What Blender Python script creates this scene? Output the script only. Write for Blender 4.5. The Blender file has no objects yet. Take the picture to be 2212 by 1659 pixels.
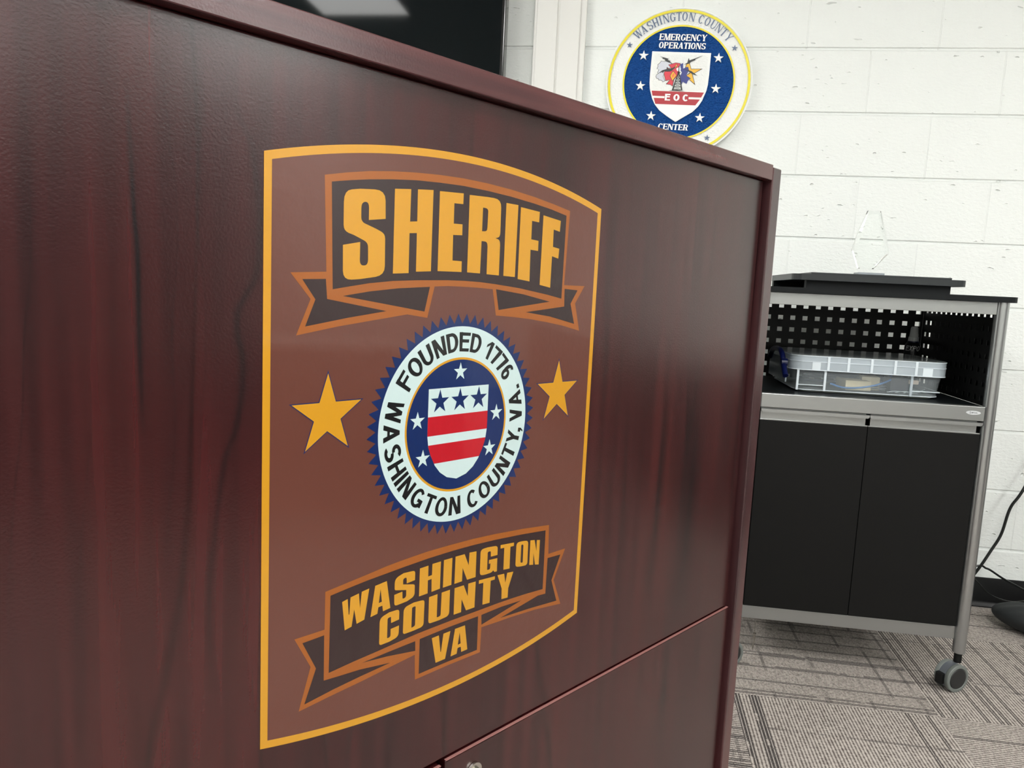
import bpy, bmesh, math, json, random
from mathutils import Matrix, Vector
from mathutils.geometry import tessellate_polygon

S = bpy.context.scene
COL = S.collection
PI = math.pi

# ------------------------------------------------------------------ camera
H = 1.011835                      # eye height
WALL = 2.74146                    # distance to the block wall
cam_d = bpy.data.cameras.new('camera')
cam_d.sensor_width = 36.0
cam_d.lens = 27.0419
cam_d.clip_start = 0.02
cam = bpy.data.objects.new('camera', cam_d)
COL.objects.link(cam)
r_ = Vector((0.988326, 0.144756, 0.047504)); d_ = Vector((0.064904, -0.117955, -0.990896)); f_ = Vector((-0.137835, 0.982411, -0.125973))
cam.matrix_world = Matrix(((r_.x, -d_.x, -f_.x, 0), (r_.y, -d_.y, -f_.y, 0), (r_.z, -d_.z, -f_.z, H), (0, 0, 0, 1)))
S.camera = cam

# ------------------------------------------------------------------ world, exposure
w = bpy.data.worlds.new('world'); S.world = w; w.use_nodes = True
bg = w.node_tree.nodes['Background']; bg.inputs[0].default_value = (0.9, 0.95, 1, 1); bg.inputs[1].default_value = 0.15
S.view_settings.view_transform = 'Standard'; S.view_settings.look = 'None'
S.view_settings.gamma = 1.0; S.view_settings.use_curve_mapping = False
S.view_settings.exposure = 1.62
LIGHT = 9.0                      # strength of the ceiling troffers
TROFFERS = [(x, y - (0.0 if x < 0 else 0.85)) for y in (0.72, -1.72) for x in (-1.8, 0.64, 3.08, 5.52)]

# ------------------------------------------------------------------ helpers
def srgb(r, g, b):
    f = lambda c: (c / 255 / 12.92) if c / 255 <= 0.04045 else ((c / 255 + 0.055) / 1.055) ** 2.4
    return (f(r), f(g), f(b), 1)

def mat(name, col, rough=0.5, metal=0.0, bump=None, coat=0.0, spec=0.5, **kw):
    m = bpy.data.materials.new(name); m.use_nodes = True
    nt = m.node_tree; b = nt.nodes['Principled BSDF']
    b.inputs['Base Color'].default_value = col; b.inputs['Roughness'].default_value = rough
    b.inputs['Metallic'].default_value = metal; b.inputs['Coat Weight'].default_value = coat
    b.inputs['Specular IOR Level'].default_value = spec
    for k, v in kw.items(): b.inputs[k.replace('_', ' ')].default_value = v
    if bump:
        tc = nt.nodes.new('ShaderNodeTexCoord'); no = nt.nodes.new('ShaderNodeTexNoise'); bp = nt.nodes.new('ShaderNodeBump')
        no.inputs['Scale'].default_value = bump[0]; no.inputs['Detail'].default_value = 3
        bp.inputs['Strength'].default_value = bump[1]; bp.inputs['Distance'].default_value = bump[2] if len(bump) > 2 else 0.001
        nt.links.new(tc.outputs['Object'], no.inputs['Vector']); nt.links.new(no.outputs['Fac'], bp.inputs['Height'])
        nt.links.new(bp.outputs['Normal'], b.inputs['Normal'])
    return m

def N(nt, t, **kw):
    n = nt.nodes.new('ShaderNode' + t)
    for k, v in kw.items(): setattr(n, k, v)
    return n

def math_n(nt, op, a, b=None, c=None):
    n = N(nt, 'Math', operation=op)
    for i, v in enumerate((a, b, c)):
        if v is None: continue
        if isinstance(v, (int, float)): n.inputs[i].default_value = v
        else: nt.links.new(v, n.inputs[i])
    return n.outputs[0]

def mixc(nt, fac, a, b):
    n = N(nt, 'Mix', data_type='RGBA')
    if isinstance(fac, (int, float)): n.inputs[0].default_value = fac
    else: nt.links.new(fac, n.inputs[0])
    for i, v in ((6, a), (7, b)):
        if isinstance(v, tuple): n.inputs[i].default_value = v
        else: nt.links.new(v, n.inputs[i])
    return n.outputs[2]

def link(name, bm, m, parent=None, smooth=False, **props):
    me = bpy.data.meshes.new(name); bm.normal_update(); bm.to_mesh(me); bm.free()
    o = bpy.data.objects.new(name, me); COL.objects.link(o)
    for q in (m if isinstance(m, (list, tuple)) else [m]): me.materials.append(q)
    if smooth:
        for p in me.polygons: p.use_smooth = True
        me.set_sharp_from_angle(angle=math.radians(38))
    if parent: o.parent = parent
    for k, v in props.items(): o[k] = v
    return o

def empty(name, loc, rz=0.0, **props):
    o = bpy.data.objects.new(name, None); COL.objects.link(o); o.location = loc; o.rotation_euler = (0, 0, rz)
    o.empty_display_size = 0.05
    for k, v in props.items(): o[k] = v
    return o

def box(bm, x0, x1, y0, y1, z0, z1, bev=0.0, seg=2, M=None, mi=0):
    vs = [bm.verts.new((x, y, z)) for z in (z0, z1) for y in (y0, y1) for x in (x0, x1)]
    fs = [bm.faces.new([vs[i] for i in q]) for q in ((0, 2, 3, 1), (4, 5, 7, 6), (0, 1, 5, 4), (2, 6, 7, 3), (0, 4, 6, 2), (1, 3, 7, 5))]
    for f in fs: f.material_index = mi
    if bev:
        es = list({e for f in fs for e in f.edges})
        r = bmesh.ops.bevel(bm, geom=es, offset=bev, segments=seg, affect='EDGES', profile=0.5)
        for f in r['faces']: f.material_index = mi
        if M: bmesh.ops.transform(bm, matrix=M, verts=list({v for f in r['faces'] for v in f.verts} | {v for v in vs if v.is_valid}))
    elif M: bmesh.ops.transform(bm, matrix=M, verts=vs)

def cyl(bm, p0, p1, r0, r1=None, n=24, caps=True, mi=0):
    r1 = r0 if r1 is None else r1
    p0 = Vector(p0); p1 = Vector(p1); d = (p1 - p0).normalized()
    a = d.orthogonal().normalized(); b = d.cross(a)
    R0 = [bm.verts.new(p0 + (a * math.cos(t) + b * math.sin(t)) * r0) for t in [2 * PI * i / n for i in range(n)]]
    R1 = [bm.verts.new(p1 + (a * math.cos(t) + b * math.sin(t)) * r1) for t in [2 * PI * i / n for i in range(n)]]
    for i in range(n):
        j = (i + 1) % n; bm.faces.new((R0[i], R0[j], R1[j], R1[i])).material_index = mi
    if caps:
        bm.faces.new(R0[::-1]).material_index = mi; bm.faces.new(R1).material_index = mi

def lathe(bm, prof, cx=0, cy=0, n=32, mi=0, M=None):
    rings = []
    allv = []
    for r, z in prof:
        if r < 1e-6: ring = [bm.verts.new((cx, cy, z))]
        else: ring = [bm.verts.new((cx + r * math.cos(2 * PI * i / n), cy + r * math.sin(2 * PI * i / n), z)) for i in range(n)]
        rings.append(ring); allv += ring
    for a, b in zip(rings, rings[1:]):
        for i in range(n):
            j = (i + 1) % n
            if len(a) == 1: f = bm.faces.new((a[0], b[j], b[i]))
            elif len(b) == 1: f = bm.faces.new((a[i], a[j], b[0]))
            else: f = bm.faces.new((a[i], a[j], b[j], b[i]))
            f.material_index = mi
    if M: bmesh.ops.transform(bm, matrix=M, verts=allv)

def tube(bm, pts, r, n=10, mi=0):
    # smooth tube through control points (Catmull-Rom)
    P = [Vector(p) for p in pts]; P = [P[0] * 2 - P[1]] + P + [P[-1] * 2 - P[-2]]
    C = []
    for i in range(1, len(P) - 2):
        for k in range(8):
            t = k / 8
            C.append(0.5 * ((2 * P[i]) + (P[i + 1] - P[i - 1]) * t + (2 * P[i - 1] - 5 * P[i] + 4 * P[i + 1] - P[i + 2]) * t * t + (3 * P[i] - P[i - 1] - 3 * P[i + 1] + P[i + 2]) * t ** 3))
    C.append(P[-2])
    rings = []; up = None
    for i, c in enumerate(C):
        d = (C[min(i + 1, len(C) - 1)] - C[max(i - 1, 0)]).normalized()
        if up is None: up = d.orthogonal().normalized()
        up = (up - d * up.dot(d)).normalized(); b = d.cross(up)
        rings.append([bm.verts.new(c + (up * math.cos(2 * PI * k / n) + b * math.sin(2 * PI * k / n)) * r) for k in range(n)])
    for a, b in zip(rings, rings[1:]):
        for i in range(n): bm.faces.new((a[i], a[(i + 1) % n], b[(i + 1) % n], b[i])).material_index = mi
    bm.faces.new(rings[0][::-1]); bm.faces.new(rings[-1])

def rrect(x0, x1, y0, y1, r, n=6):
    out = []
    for cx, cy, a0 in ((x1 - r, y0 + r, -90), (x1 - r, y1 - r, 0), (x0 + r, y1 - r, 90), (x0 + r, y0 + r, 180)):
        for i in range(n + 1):
            a = math.radians(a0 + 90 * i / n); out.append((cx + r * math.cos(a), cy + r * math.sin(a)))
    return out

def prism(bm, poly, z0, z1, mi=0, f=None):
    f = f or (lambda x, y, z: (x, y, z))
    A = [bm.verts.new(f(x, y, z0)) for x, y in poly]; B = [bm.verts.new(f(x, y, z1)) for x, y in poly]
    n = len(poly)
    bm.faces.new(A[::-1]).material_index = mi; bm.faces.new(B).material_index = mi
    for i in range(n): bm.faces.new((A[i], A[(i + 1) % n], B[(i + 1) % n], B[i])).material_index = mi

def flat(bm, loops, off, f):
    """planar polygon (with holes) laid on a surface: f(u, v, off) -> 3D"""
    pts = [p for l in loops for p in l]
    vs = [bm.verts.new(f(p[0], p[1], off)) for p in pts]
    tri = tessellate_polygon([[Vector((p[0], p[1], 0)) for p in l] for l in loops])
    for t in tri:
        try: bm.faces.new([vs[i] for i in t])
        except ValueError: pass

def star(cx, cy, R, rot=0.0, k=0.382):
    return [(cx + (R if i % 2 == 0 else R * k) * math.sin(rot + i * PI / 5), cy + (R if i % 2 == 0 else R * k) * math.cos(rot + i * PI / 5)) for i in range(10)]

def circ(cx, cy, R, n=96): return [(cx + R * math.cos(2 * PI * i / n), cy + R * math.sin(2 * PI * i / n)) for i in range(n)]

def arc3(x, yc, ye, n=40):
    """circle arc through (-x, ye) (0, yc) (x, ye)"""
    s = yc - ye; R = (x * x + s * s) / (2 * s); c = yc - R
    a = math.asin(x / abs(R))
    return [(abs(R) * math.sin(-a + 2 * a * i / n), c + math.copysign(abs(R) * math.cos(-a + 2 * a * i / n), s)) for i in range(n + 1)]

# ------------------------------------------------------------------ stroke lettering (capitals)
def ell(cx, cy, rx, ry, tx, ty, a0, a1, n=20):
    """ring segment of an elliptical pen, list of quads"""
    q = []
    for i in range(n):
        A = []
        for a in (a0 + (a1 - a0) * i / n, a0 + (a1 - a0) * (i + 1) / n):
            c, s = math.cos(math.radians(a)), math.sin(math.radians(a))
            A.append(((cx + rx * c, cy + ry * s), (cx + (rx - tx) * c, cy + (ry - ty) * s)))
        q.append([A[0][0], A[1][0], A[1][1], A[0][1]])
    return q

def glyph(ch, t, ty, sf=0.0):
    """polygons of one capital of height 1; t = stem width, ty = bar height, sf = serif reach"""
    P = []; W = 0.62 + t * 0.5
    R = lambda x0, x1, y0, y1: P.append([(x0, y0), (x1, y0), (x1, y1), (x0, y1)])
    def stem(x, w=None, bot=True, top=True, y0=0, y1=1):
        w = w or t; R(x, x + w, y0, y1)
        if sf:
            if bot: R(x - sf, x + w + sf, y0, y0 + ty * .8)
            if top: R(x - sf, x + w + sf, y1 - ty * .8, y1)
    def diag(x0, y0, x1, y1, w, s0=False, s1=False):
        P.append([(x0, y0), (x0 + w, y0), (x1 + w, y1), (x1, y1)])
        if sf and s0: R(x0 - sf, x0 + w + sf, y0, y0 + ty * .8) if y0 < .5 else R(x0 - sf, x0 + w + sf, y0 - ty * .8, y0)
        if sf and s1: R(x1 - sf, x1 + w + sf, y1 - ty * .8, y1)
    th = t if not sf else ty * 1.15         # thin diagonals of a serif face
    if ch == 'I': W = t; stem(0)
    elif ch == 'H': stem(0); stem(W - t); R(0, W, .5 - ty / 2, .5 + ty / 2)
    elif ch in 'EF':
        W -= .04; stem(0); R(0, W, 1 - ty, 1); R(0, W * .92, .47, .47 + ty)
        if ch == 'E': R(0, W, 0, ty)
        if sf: R(W - ty * .7, W, 1 - .24, 1); (ch == 'E' and R(W - ty * .7, W, 0, .24)); R(W * .7, W * .7 + ty * .6, .36, .66)
    elif ch == 'L': W -= .06; stem(0); R(0, W, 0, ty)
    elif ch == 'T':
        R(0, W, 1 - ty, 1); stem(W / 2 - t / 2, top=False)
        if sf: R(0, ty * .7, 1 - .24, 1); R(W - ty * .7, W, 1 - .24, 1)
    elif ch == 'O': W += .06; P.extend(ell(W / 2, .5, W / 2, .51, t, ty, 0, 360, 36))
    elif ch == 'C':
        W += .03; P.extend(ell(W / 2, .5, W / 2, .51, t, ty, 42, 318, 30))
        if sf: R(W * .86, W * .86 + ty * .7, .66, .98)
    elif ch == 'G':
        W += .05; P.extend(ell(W / 2, .5, W / 2, .51, t, ty, 42, 320, 30)); R(W * .55, W * .95, .5 - ty, .5) if not sf else R(W * .6, W + sf, .48 - ty * .7, .48); R(W - t * 1.05, W - t * .05, .1, .48)
        if sf: R(W * .86, W * .86 + ty * .7, .66, .98)
    elif ch == 'D': stem(0); R(0, W * .5, 0, ty); R(0, W * .5, 1 - ty, 1); P.extend(ell(W * .45, .5, W * .55, .5, t, ty, -90, 90, 20))
    elif ch in 'PR':
        W -= .02; stem(0); R(0, W * .6, 1 - ty, 1); R(0, W * .6, .44, .44 + ty); P.extend(ell(W * .55, .72, W * .45, .28, t, ty, -90, 90, 16))
        if ch == 'R': diag(W - t * .95, 0, W * .45, .46, t, s0=True)
    elif ch == 'U':
        stem(0, bot=False, y0=.34); stem(W - th if sf else W - t, w=th if sf else t, bot=False, y0=.34); P.extend(ell(W / 2, .36, W / 2, .37, t if not sf else (t + th) / 2, ty, 180, 360, 20))
    elif ch == 'N':
        W += .03; stem(0, w=th); stem(W - th, w=th, bot=False); diag(W - th - t * .35, 0, 0, 1, t * 1.1)
    elif ch == 'M':
        W += .2; stem(0, w=th); stem(W - t); diag(W / 2 - t * .5, 0, 0, 1, t); diag(W / 2 - th / 2, 0, W - t, 1, th)
    elif ch == 'A': W += .04; diag(0, 0, W / 2 - th / 2, 1, th * 1.05, s0=True); diag(W - t * 1.05, 0, W / 2 - t / 2, 1, t * 1.05, s0=True); R(W * .2, W * .8, .24, .24 + ty * .9)
    elif ch == 'V': W += .02; diag(W / 2 - t / 2, 0, 0, 1, t * 1.05, s1=True); diag(W / 2 - th / 2, 0, W - th, 1, th * 1.05, s1=True)
    elif ch == 'W':
        W += .34; a = W * .27; diag(a - t / 2, 0, 0, 1, t * .95, s1=True); diag(a - th / 2, 0, W / 2 - th / 2, 1, th * .95); diag(W - a - t / 2, 0, W / 2 - t / 2, 1, t * .95, s1=bool(sf)); diag(W - a - th / 2, 0, W - th, 1, th * .95, s1=True)
    elif ch == 'Y': W += .02; diag(W / 2 - t / 2, .42, 0, 1, t * 1.05, s1=True); diag(W / 2 - th / 2, .42, W - th, 1, th * 1.05, s1=True); stem(W / 2 - t / 2, top=False, y1=.44)
    elif ch == 'X': diag(W - t, 0, 0, 1, t); diag(0, 0, W - t, 1, t)
    elif ch == 'S':
        rx = W / 2; P.extend(ell(rx, .735, rx, .275, t, ty, 25, 270, 22)); P.extend(ell(rx, .265, rx, .275, t, ty, -155, 90, 22))
        if sf: R(W * .84, W * .84 + ty * .6, .68, .98); R(W * .08, W * .08 + ty * .6, .02, .32)
    elif ch == '1': W = .42; R(W - t, W, 0, 1); P.append([(0, .72), (W - t, .98), (W - t, .98 - ty * 1.1), (0, .72 - ty)])
    elif ch == '7': W = .56; R(0, W, 1 - ty, 1); P.append([(W * .28, 0), (W * .28 + t, 0), (W, 1 - ty), (W - t * 1.1, 1 - ty)])
    elif ch == '6': W = .58; P.extend(ell(W / 2, .32, W / 2, .33, t, ty, 0, 360, 26)); P.extend(ell(W / 2 + .02, .5, W / 2 + .02, .51, t, ty, 60, 190, 16))
    elif ch == '.': W = t; R(0, t, 0, t)
    elif ch == ',': W = t; R(0, t, 0, t); P.append([(t * .5, 0), (t, 0), (t * .5, -t * .9), (t * .1, -t * .9)])
    elif ch == ' ': W = .26
    return P, W

def ribbon_text(bm, items, f, off):
    """items = list of (polygons, transform) ; draws polygons through transform and surface map f"""
    for polys, tr in items:
        for p in polys: flat(bm, [[tr(x, y) for x, y in p]], off, f)

def text_on_circle(bm, chars, R, h, wx, t, ty, f, off, inward=False, sf=0.0, cx=0, cy=0):
    """chars = list of (char, angle of its middle in degrees); tops point out, or inward"""
    for ch, a in chars:
        P, W = glyph(ch, t, ty, sf)
        def tr(x, y, a=a, W=W):
            X = (x - W / 2) * wx * h; Y = (y - .5) * h
            th = math.radians(a)
            if inward: rr = R - Y; b = th + X / R
            else: rr = R + Y; b = th - X / R
            return (cx + rr * math.cos(b), cy + rr * math.sin(b))
        for i, p in enumerate(P): flat(bm, [[tr(x, y) for x, y in p]], off + i * 6e-6, f)

def text_line(bm, s, x0, x1, y0, h, t, ty, f, off, gap=0.1, sf=0.0, slant=0.0, rot=0.0):
    """one line of capitals fitted between x0 and x1"""
    G = [glyph(c, t, ty, sf) for c in s]; tot = sum(g[1] for g in G) + gap * (len(s) - 1); k = (x1 - x0) / tot; x = x0
    cr, sr = math.cos(rot), math.sin(rot); xm = (x0 + x1) / 2
    for P, W in G:
        for i, p in enumerate(P):
            q = [(x + u * k + slant * v * h, y0 + v * h) for u, v in p]
            flat(bm, [[(xm + (a - xm) * cr - (b - y0) * sr, y0 + (a - xm) * sr + (b - y0) * cr) for a, b in q]], off + i * 6e-6, f)
        x += (W + gap) * k

# ------------------------------------------------------------------ materials
# dark grain figures of the front: sideways course, height, width, depth of tone
FIGURES = [([-0.3303, -0.3288, -0.3272, -0.325, -0.3247, -0.3242, -0.3233], [1.1298, 1.0978, 1.0552, 1.0218, 0.9705, 0.9355, 0.9], 0.00237, 0.93), ([-0.3946, -0.3941, -0.3945, -0.3999, -0.4025, -0.4091, -0.4156], [1.1082, 1.0695, 1.0144, 0.9612, 0.9071, 0.8494, 0.7437], 0.0006, 0.5), ([-0.2448, -0.2504, -0.2333, -0.228, -0.2401, -0.2472, -0.2419, -0.2458, -0.2579, -0.2659, -0.2712, -0.264], [1.2029, 1.1633, 1.1092, 1.0317, 0.9932, 0.9703, 0.9356, 0.893, 0.8551, 0.797, 0.7299, 0.6274], 0.00339, 0.6), ([-0.3057, -0.3009, -0.2956, -0.3001, -0.2984, -0.3059], [1.1805, 1.1089, 1.0412, 0.9561, 0.8977, 0.7861], 0.00098, 0.4), ([-0.278, -0.2761, -0.2804, -0.2733, -0.2793], [1.2042, 1.1474, 1.0706, 0.9704, 0.858], 0.001, 0.3), ([0.5023, 0.5024, 0.4982, 0.487], [0.8109, 0.7077, 0.6033, 0.5067], 0.00711, 0.7), ([0.4123, 0.4109, 0.4074, 0.3996], [0.8473, 0.7646, 0.6382, 0.5827], 0.00562, 0.6), ([0.3168, 0.3225, 0.3284], [0.8422, 0.7436, 0.6419], 0.00309, 0.4), ([-0.1225, -0.1273, -0.1294], [0.5781, 0.5528, 0.5242], 0.00277, 0.5), ([-0.3156, -0.318, -0.3177, -0.3214], [0.8812, 0.7889, 0.6925, 0.6184], 0.00079, 0.35), ([-0.3591, -0.3634, -0.369, -0.3725], [0.91, 0.852, 0.7934, 0.7298], 0.00068, 0.35)]
def wood_material(name, horizontal=False, gain=1.0):
    m = bpy.data.materials.new(name); m.use_nodes = True; nt = m.node_tree; b = nt.nodes['Principled BSDF']
    tc = N(nt, 'TexCoord'); mp = N(nt, 'Mapping'); nt.links.new(tc.outputs['Object'], mp.inputs['Vector'])
    if horizontal: mp.inputs['Rotation'].default_value = (0, math.radians(90), 0)
    def noise(sc, scale, detail=4, dist=0.0, rough=.5):
        q = N(nt, 'Mapping'); nt.links.new(mp.outputs[0], q.inputs['Vector']); q.inputs['Scale'].default_value = sc
        n = N(nt, 'TexNoise'); n.inputs['Scale'].default_value = scale; n.inputs['Detail'].default_value = detail
        n.inputs['Distortion'].default_value = dist; n.inputs['Roughness'].default_value = rough
        nt.links.new(q.outputs[0], n.inputs['Vector']); return n.outputs['Fac']
    def ramp(fac, *st):
        r = N(nt, 'ValToRGB'); nt.links.new(fac, r.inputs[0])
        while len(r.color_ramp.elements) < len(st): r.color_ramp.elements.new(.5)
        for e, (p, c) in zip(r.color_ramp.elements, st): e.position = p; e.color = c
        return r.outputs[0]
    broad = noise((1, 1, .10), 8.0, 3, .5)
    fine = noise((1, 1, .035), 60.0, 5)
    streak = noise((1, 1, .055), 15.0, 1.5, .35)
    line = noise((1, 1, .10), 5.5, 1, .5)
    base = ramp(broad, (.34, (.0240, .0048, .0056, 1)), (.50, (.0380, .0056, .0062, 1)), (.68, (.0480, .0068, .0068, 1)))
    f1 = ramp(fine, (.36, (.66, .66, .70, 1)), (.64, (1.18, 1.14, 1.12, 1)))
    mul = N(nt, 'Mix', data_type='RGBA', blend_type='MULTIPLY'); mul.inputs[0].default_value = 1.0
    nt.links.new(base, mul.inputs[6]); nt.links.new(f1, mul.inputs[7])
    s1 = ramp(streak, (.22, (0, 0, 0, 1)), (.36, (1, 1, 1, 1)))
    # narrow figure lines where the broad noise crosses a level
    d = math_n(nt, 'ABSOLUTE', math_n(nt, 'SUBTRACT', line, .5)); l1 = math_n(nt, 'SMOOTH_MAX', math_n(nt, 'MULTIPLY', d, 110), 0.0, .1)
    l1 = math_n(nt, 'MINIMUM', l1, 1.0)
    l2 = math_n(nt, 'MULTIPLY_ADD', l1, .5, .5)
    c = mixc(nt, math_n(nt, 'MULTIPLY', math_n(nt, 'SUBTRACT', 1.0, s1), .75), mul.outputs[2], (.0035, .0022, .0030, 1))
    mul2 = N(nt, 'Mix', data_type='RGBA', blend_type='MULTIPLY'); mul2.inputs[0].default_value = 1.0
    nt.links.new(c, mul2.inputs[6]); cmb = N(nt, 'CombineColor'); [nt.links.new(l2, cmb.inputs[i]) for i in range(3)]; nt.links.new(cmb.outputs[0], mul2.inputs[7])
    col = mul2.outputs[2]
    if not horizontal:
        sp = N(nt, 'SeparateXYZ'); nt.links.new(tc.outputs['Object'], sp.inputs[0])
        wob = math_n(nt, 'MULTIPLY', math_n(nt, 'SUBTRACT', broad, .5), .012)
        for xs_, zs_, w_, k_ in FIGURES:
            zl, zh = min(zs_) - .02, max(zs_) + .02; xl, xh = min(xs_) - .001, max(xs_) + .001
            t_ = math_n(nt, 'DIVIDE', math_n(nt, 'SUBTRACT', sp.outputs[2], zl), zh - zl)
            fc = N(nt, 'FloatCurve'); cu = fc.mapping.curves[0]; q = sorted(((z - zl) / (zh - zl), (x - xl) / (xh - xl)) for x, z in zip(xs_, zs_))
            cu.points[0].location = (0, q[0][1]); cu.points[1].location = (1, q[-1][1])
            for a_, b_ in q: cu.points.new(a_, b_)
            fc.mapping.update(); nt.links.new(t_, fc.inputs['Value'])
            xc_ = math_n(nt, 'MULTIPLY_ADD', fc.outputs[0], xh - xl, xl)
            dd = math_n(nt, 'DIVIDE', math_n(nt, 'SUBTRACT', sp.outputs[0], xc_), w_)
            g = math_n(nt, 'EXPONENT', math_n(nt, 'MULTIPLY', math_n(nt, 'MULTIPLY', dd, dd), -1.0))
            win = math_n(nt, 'MAXIMUM', math_n(nt, 'MULTIPLY', math_n(nt, 'MULTIPLY', t_, math_n(nt, 'SUBTRACT', 1.0, t_)), 4.0), 0.0)
            col = mixc(nt, math_n(nt, 'MULTIPLY', math_n(nt, 'MULTIPLY', g, math_n(nt, 'POWER', win, .7)), k_), col, (.0022, .0016, .0024, 1))
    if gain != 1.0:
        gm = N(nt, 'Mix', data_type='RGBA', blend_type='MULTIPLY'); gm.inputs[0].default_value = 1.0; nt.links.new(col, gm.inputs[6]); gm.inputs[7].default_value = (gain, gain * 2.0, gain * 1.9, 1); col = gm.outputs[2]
    nt.links.new(col, b.inputs['Base Color'])
    b.inputs['Roughness'].default_value = .27; b.inputs['Specular IOR Level'].default_value = .4
    b.inputs['Coat Weight'].default_value = .7; b.inputs['Coat Roughness'].default_value = .2; b.inputs['Coat IOR'].default_value = 1.4
    no = N(nt, 'TexNoise'); no.inputs['Scale'].default_value = 420; no.inputs['Detail'].default_value = 3; nt.links.new(tc.outputs['Object'], no.inputs['Vector'])
    bp = N(nt, 'Bump'); bp.inputs['Strength'].default_value = .35; bp.inputs['Distance'].default_value = .0005
    nt.links.new(no.outputs['Fac'], bp.inputs['Height']); nt.links.new(bp.outputs[0], b.inputs['Normal'])
    return m

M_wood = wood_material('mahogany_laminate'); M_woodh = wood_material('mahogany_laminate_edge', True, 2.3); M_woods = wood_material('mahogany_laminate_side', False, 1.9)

VB = (22, .12, .0012)
def vinyl(n, c): return mat(n, c, .3, bump=(70, .22, .0016), coat=.5, Coat_Roughness=.04)
V_gold = vinyl('gold_vinyl', srgb(190, 136, 26)); V_field = vinyl('brown_vinyl', srgb(93, 52, 42)); V_orange = vinyl('orange_vinyl', srgb(146, 80, 18))
V_dark = vinyl('dark_brown_vinyl', srgb(38, 17, 19)); V_white = vinyl('white_vinyl', srgb(184, 204, 204)); V_blue = vinyl('blue_vinyl', srgb(3, 32, 84))
V_black = vinyl('black_vinyl', srgb(10, 10, 13)); V_red = vinyl('red_vinyl', srgb(172, 12, 30))

def wall_material():
    m = bpy.data.materials.new('painted_block'); m.use_nodes = True; nt = m.node_tree; b = nt.nodes['Principled BSDF']
    b.inputs['Base Color'].default_value = (.87, .905, .885, 1); b.inputs['Roughness'].default_value = .45
    tc = N(nt, 'TexCoord'); mp = N(nt, 'Mapping'); mp.inputs['Location'].default_value = (-.5376 + .003, .0012 + .003, 0)
    sep = N(nt, 'SeparateXYZ'); nt.links.new(tc.outputs['Object'], sep.inputs[0]); cb = N(nt, 'CombineXYZ')
    nt.links.new(sep.outputs[0], cb.inputs[0]); nt.links.new(sep.outputs[2], cb.inputs[1]); nt.links.new(cb.outputs[0], mp.inputs['Vector'])
    br = N(nt, 'TexBrick'); br.inputs['Scale'].default_value = 1.0; br.inputs['Brick Width'].default_value = .4064; br.inputs['Row Height'].default_value = .2032
    br.inputs['Mortar Size'].default_value = .0028; br.inputs['Mortar Smooth'].default_value = .6; nt.links.new(mp.outputs[0], br.inputs['Vector'])
    n1 = N(nt, 'TexNoise'); n1.inputs['Scale'].default_value = 1; n1.inputs['Detail'].default_value = 6; n1.inputs['Roughness'].default_value = .6
    m2 = N(nt, 'Mapping'); m2.inputs['Scale'].default_value = (62, 62, 120); nt.links.new(tc.outputs['Object'], m2.inputs['Vector']); nt.links.new(m2.outputs[0], n1.inputs['Vector'])
    v = N(nt, 'TexNoise'); v.inputs['Scale'].default_value = 1; v.inputs['Detail'].default_value = 1
    m3 = N(nt, 'Mapping'); m3.inputs['Scale'].default_value = (38, 38, 80); nt.links.new(tc.outputs['Object'], m3.inputs['Vector']); nt.links.new(m3.outputs[0], v.inputs['Vector'])
    pit = math_n(nt, 'MINIMUM', math_n(nt, 'MULTIPLY', math_n(nt, 'SUBTRACT', v.outputs['Fac'], .27), 12), 0.0)
    hgt = math_n(nt, 'ADD', math_n(nt, 'MULTIPLY', n1.outputs['Fac'], 1.1), math_n(nt, 'MULTIPLY', pit, 2.2))
    hgt = math_n(nt, 'SUBTRACT', hgt, math_n(nt, 'MULTIPLY', br.outputs['Fac'], .55))
    bp = N(nt, 'Bump'); bp.inputs['Strength'].default_value = .8; bp.inputs['Distance'].default_value = .0026; nt.links.new(hgt, bp.inputs['Height'])
    nt.links.new(bp.outputs[0], b.inputs['Normal']); return m
M_wall = wall_material()
M_ceil = mat('ceiling_tile', (.80, .80, .78, 1), .9, bump=(180, .4, .002))
M_trim = mat('white_painted_metal', (.80, .80, .77, 1), .35)
M_base = mat('black_rubber_base', (.003, .0033, .0036, 1), .4, spec=.3, bump=(40, .2, .001))
M_silver = mat('silver_metal', (.36, .37, .365, 1), .34, .85, bump=(220, .15, .0003))
M_tube = mat('silver_tube', (.40, .41, .41, 1), .28, .9)
M_black = mat('black_steel', (.0025, .0028, .0028, 1), .5, spec=.3)
M_door = mat('black_door_laminate', (.0028, .0028, .0026, 1), .6, spec=.22, bump=(500, .3, .0003))
M_topb = mat('black_laminate', (.004, .0055, .0065, 1), .5, spec=.2, bump=(400, .2, .0003))
M_plate = mat('black_plastic', (.014, .018, .020, 1), .4)
M_rubber = mat('grey_tyre', (.14, .155, .145, 1), .5); M_hub = mat('dark_hub', (.014, .015, .015, 1), .5)
M_cable = mat('black_cable', (.008, .010, .009, 1), .22)
M_steel = mat('bright_steel', (.62, .60, .55, 1), .25, 1.0)
M_dark = mat('lock_core', (.25, .24, .2, 1), .3, 1.0)

def glassy(name, col, rough, ior, trans=1.0, alpha=1.0):
    m = mat(name, col, rough); b = m.node_tree.nodes['Principled BSDF']
    b.inputs['Transmission Weight'].default_value = trans; b.inputs['IOR'].default_value = ior; b.inputs['Alpha'].default_value = alpha
    return m
M_glass = glassy('clear_crystal', (.985, 1, .99, 1), .0, 1.32)

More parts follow.
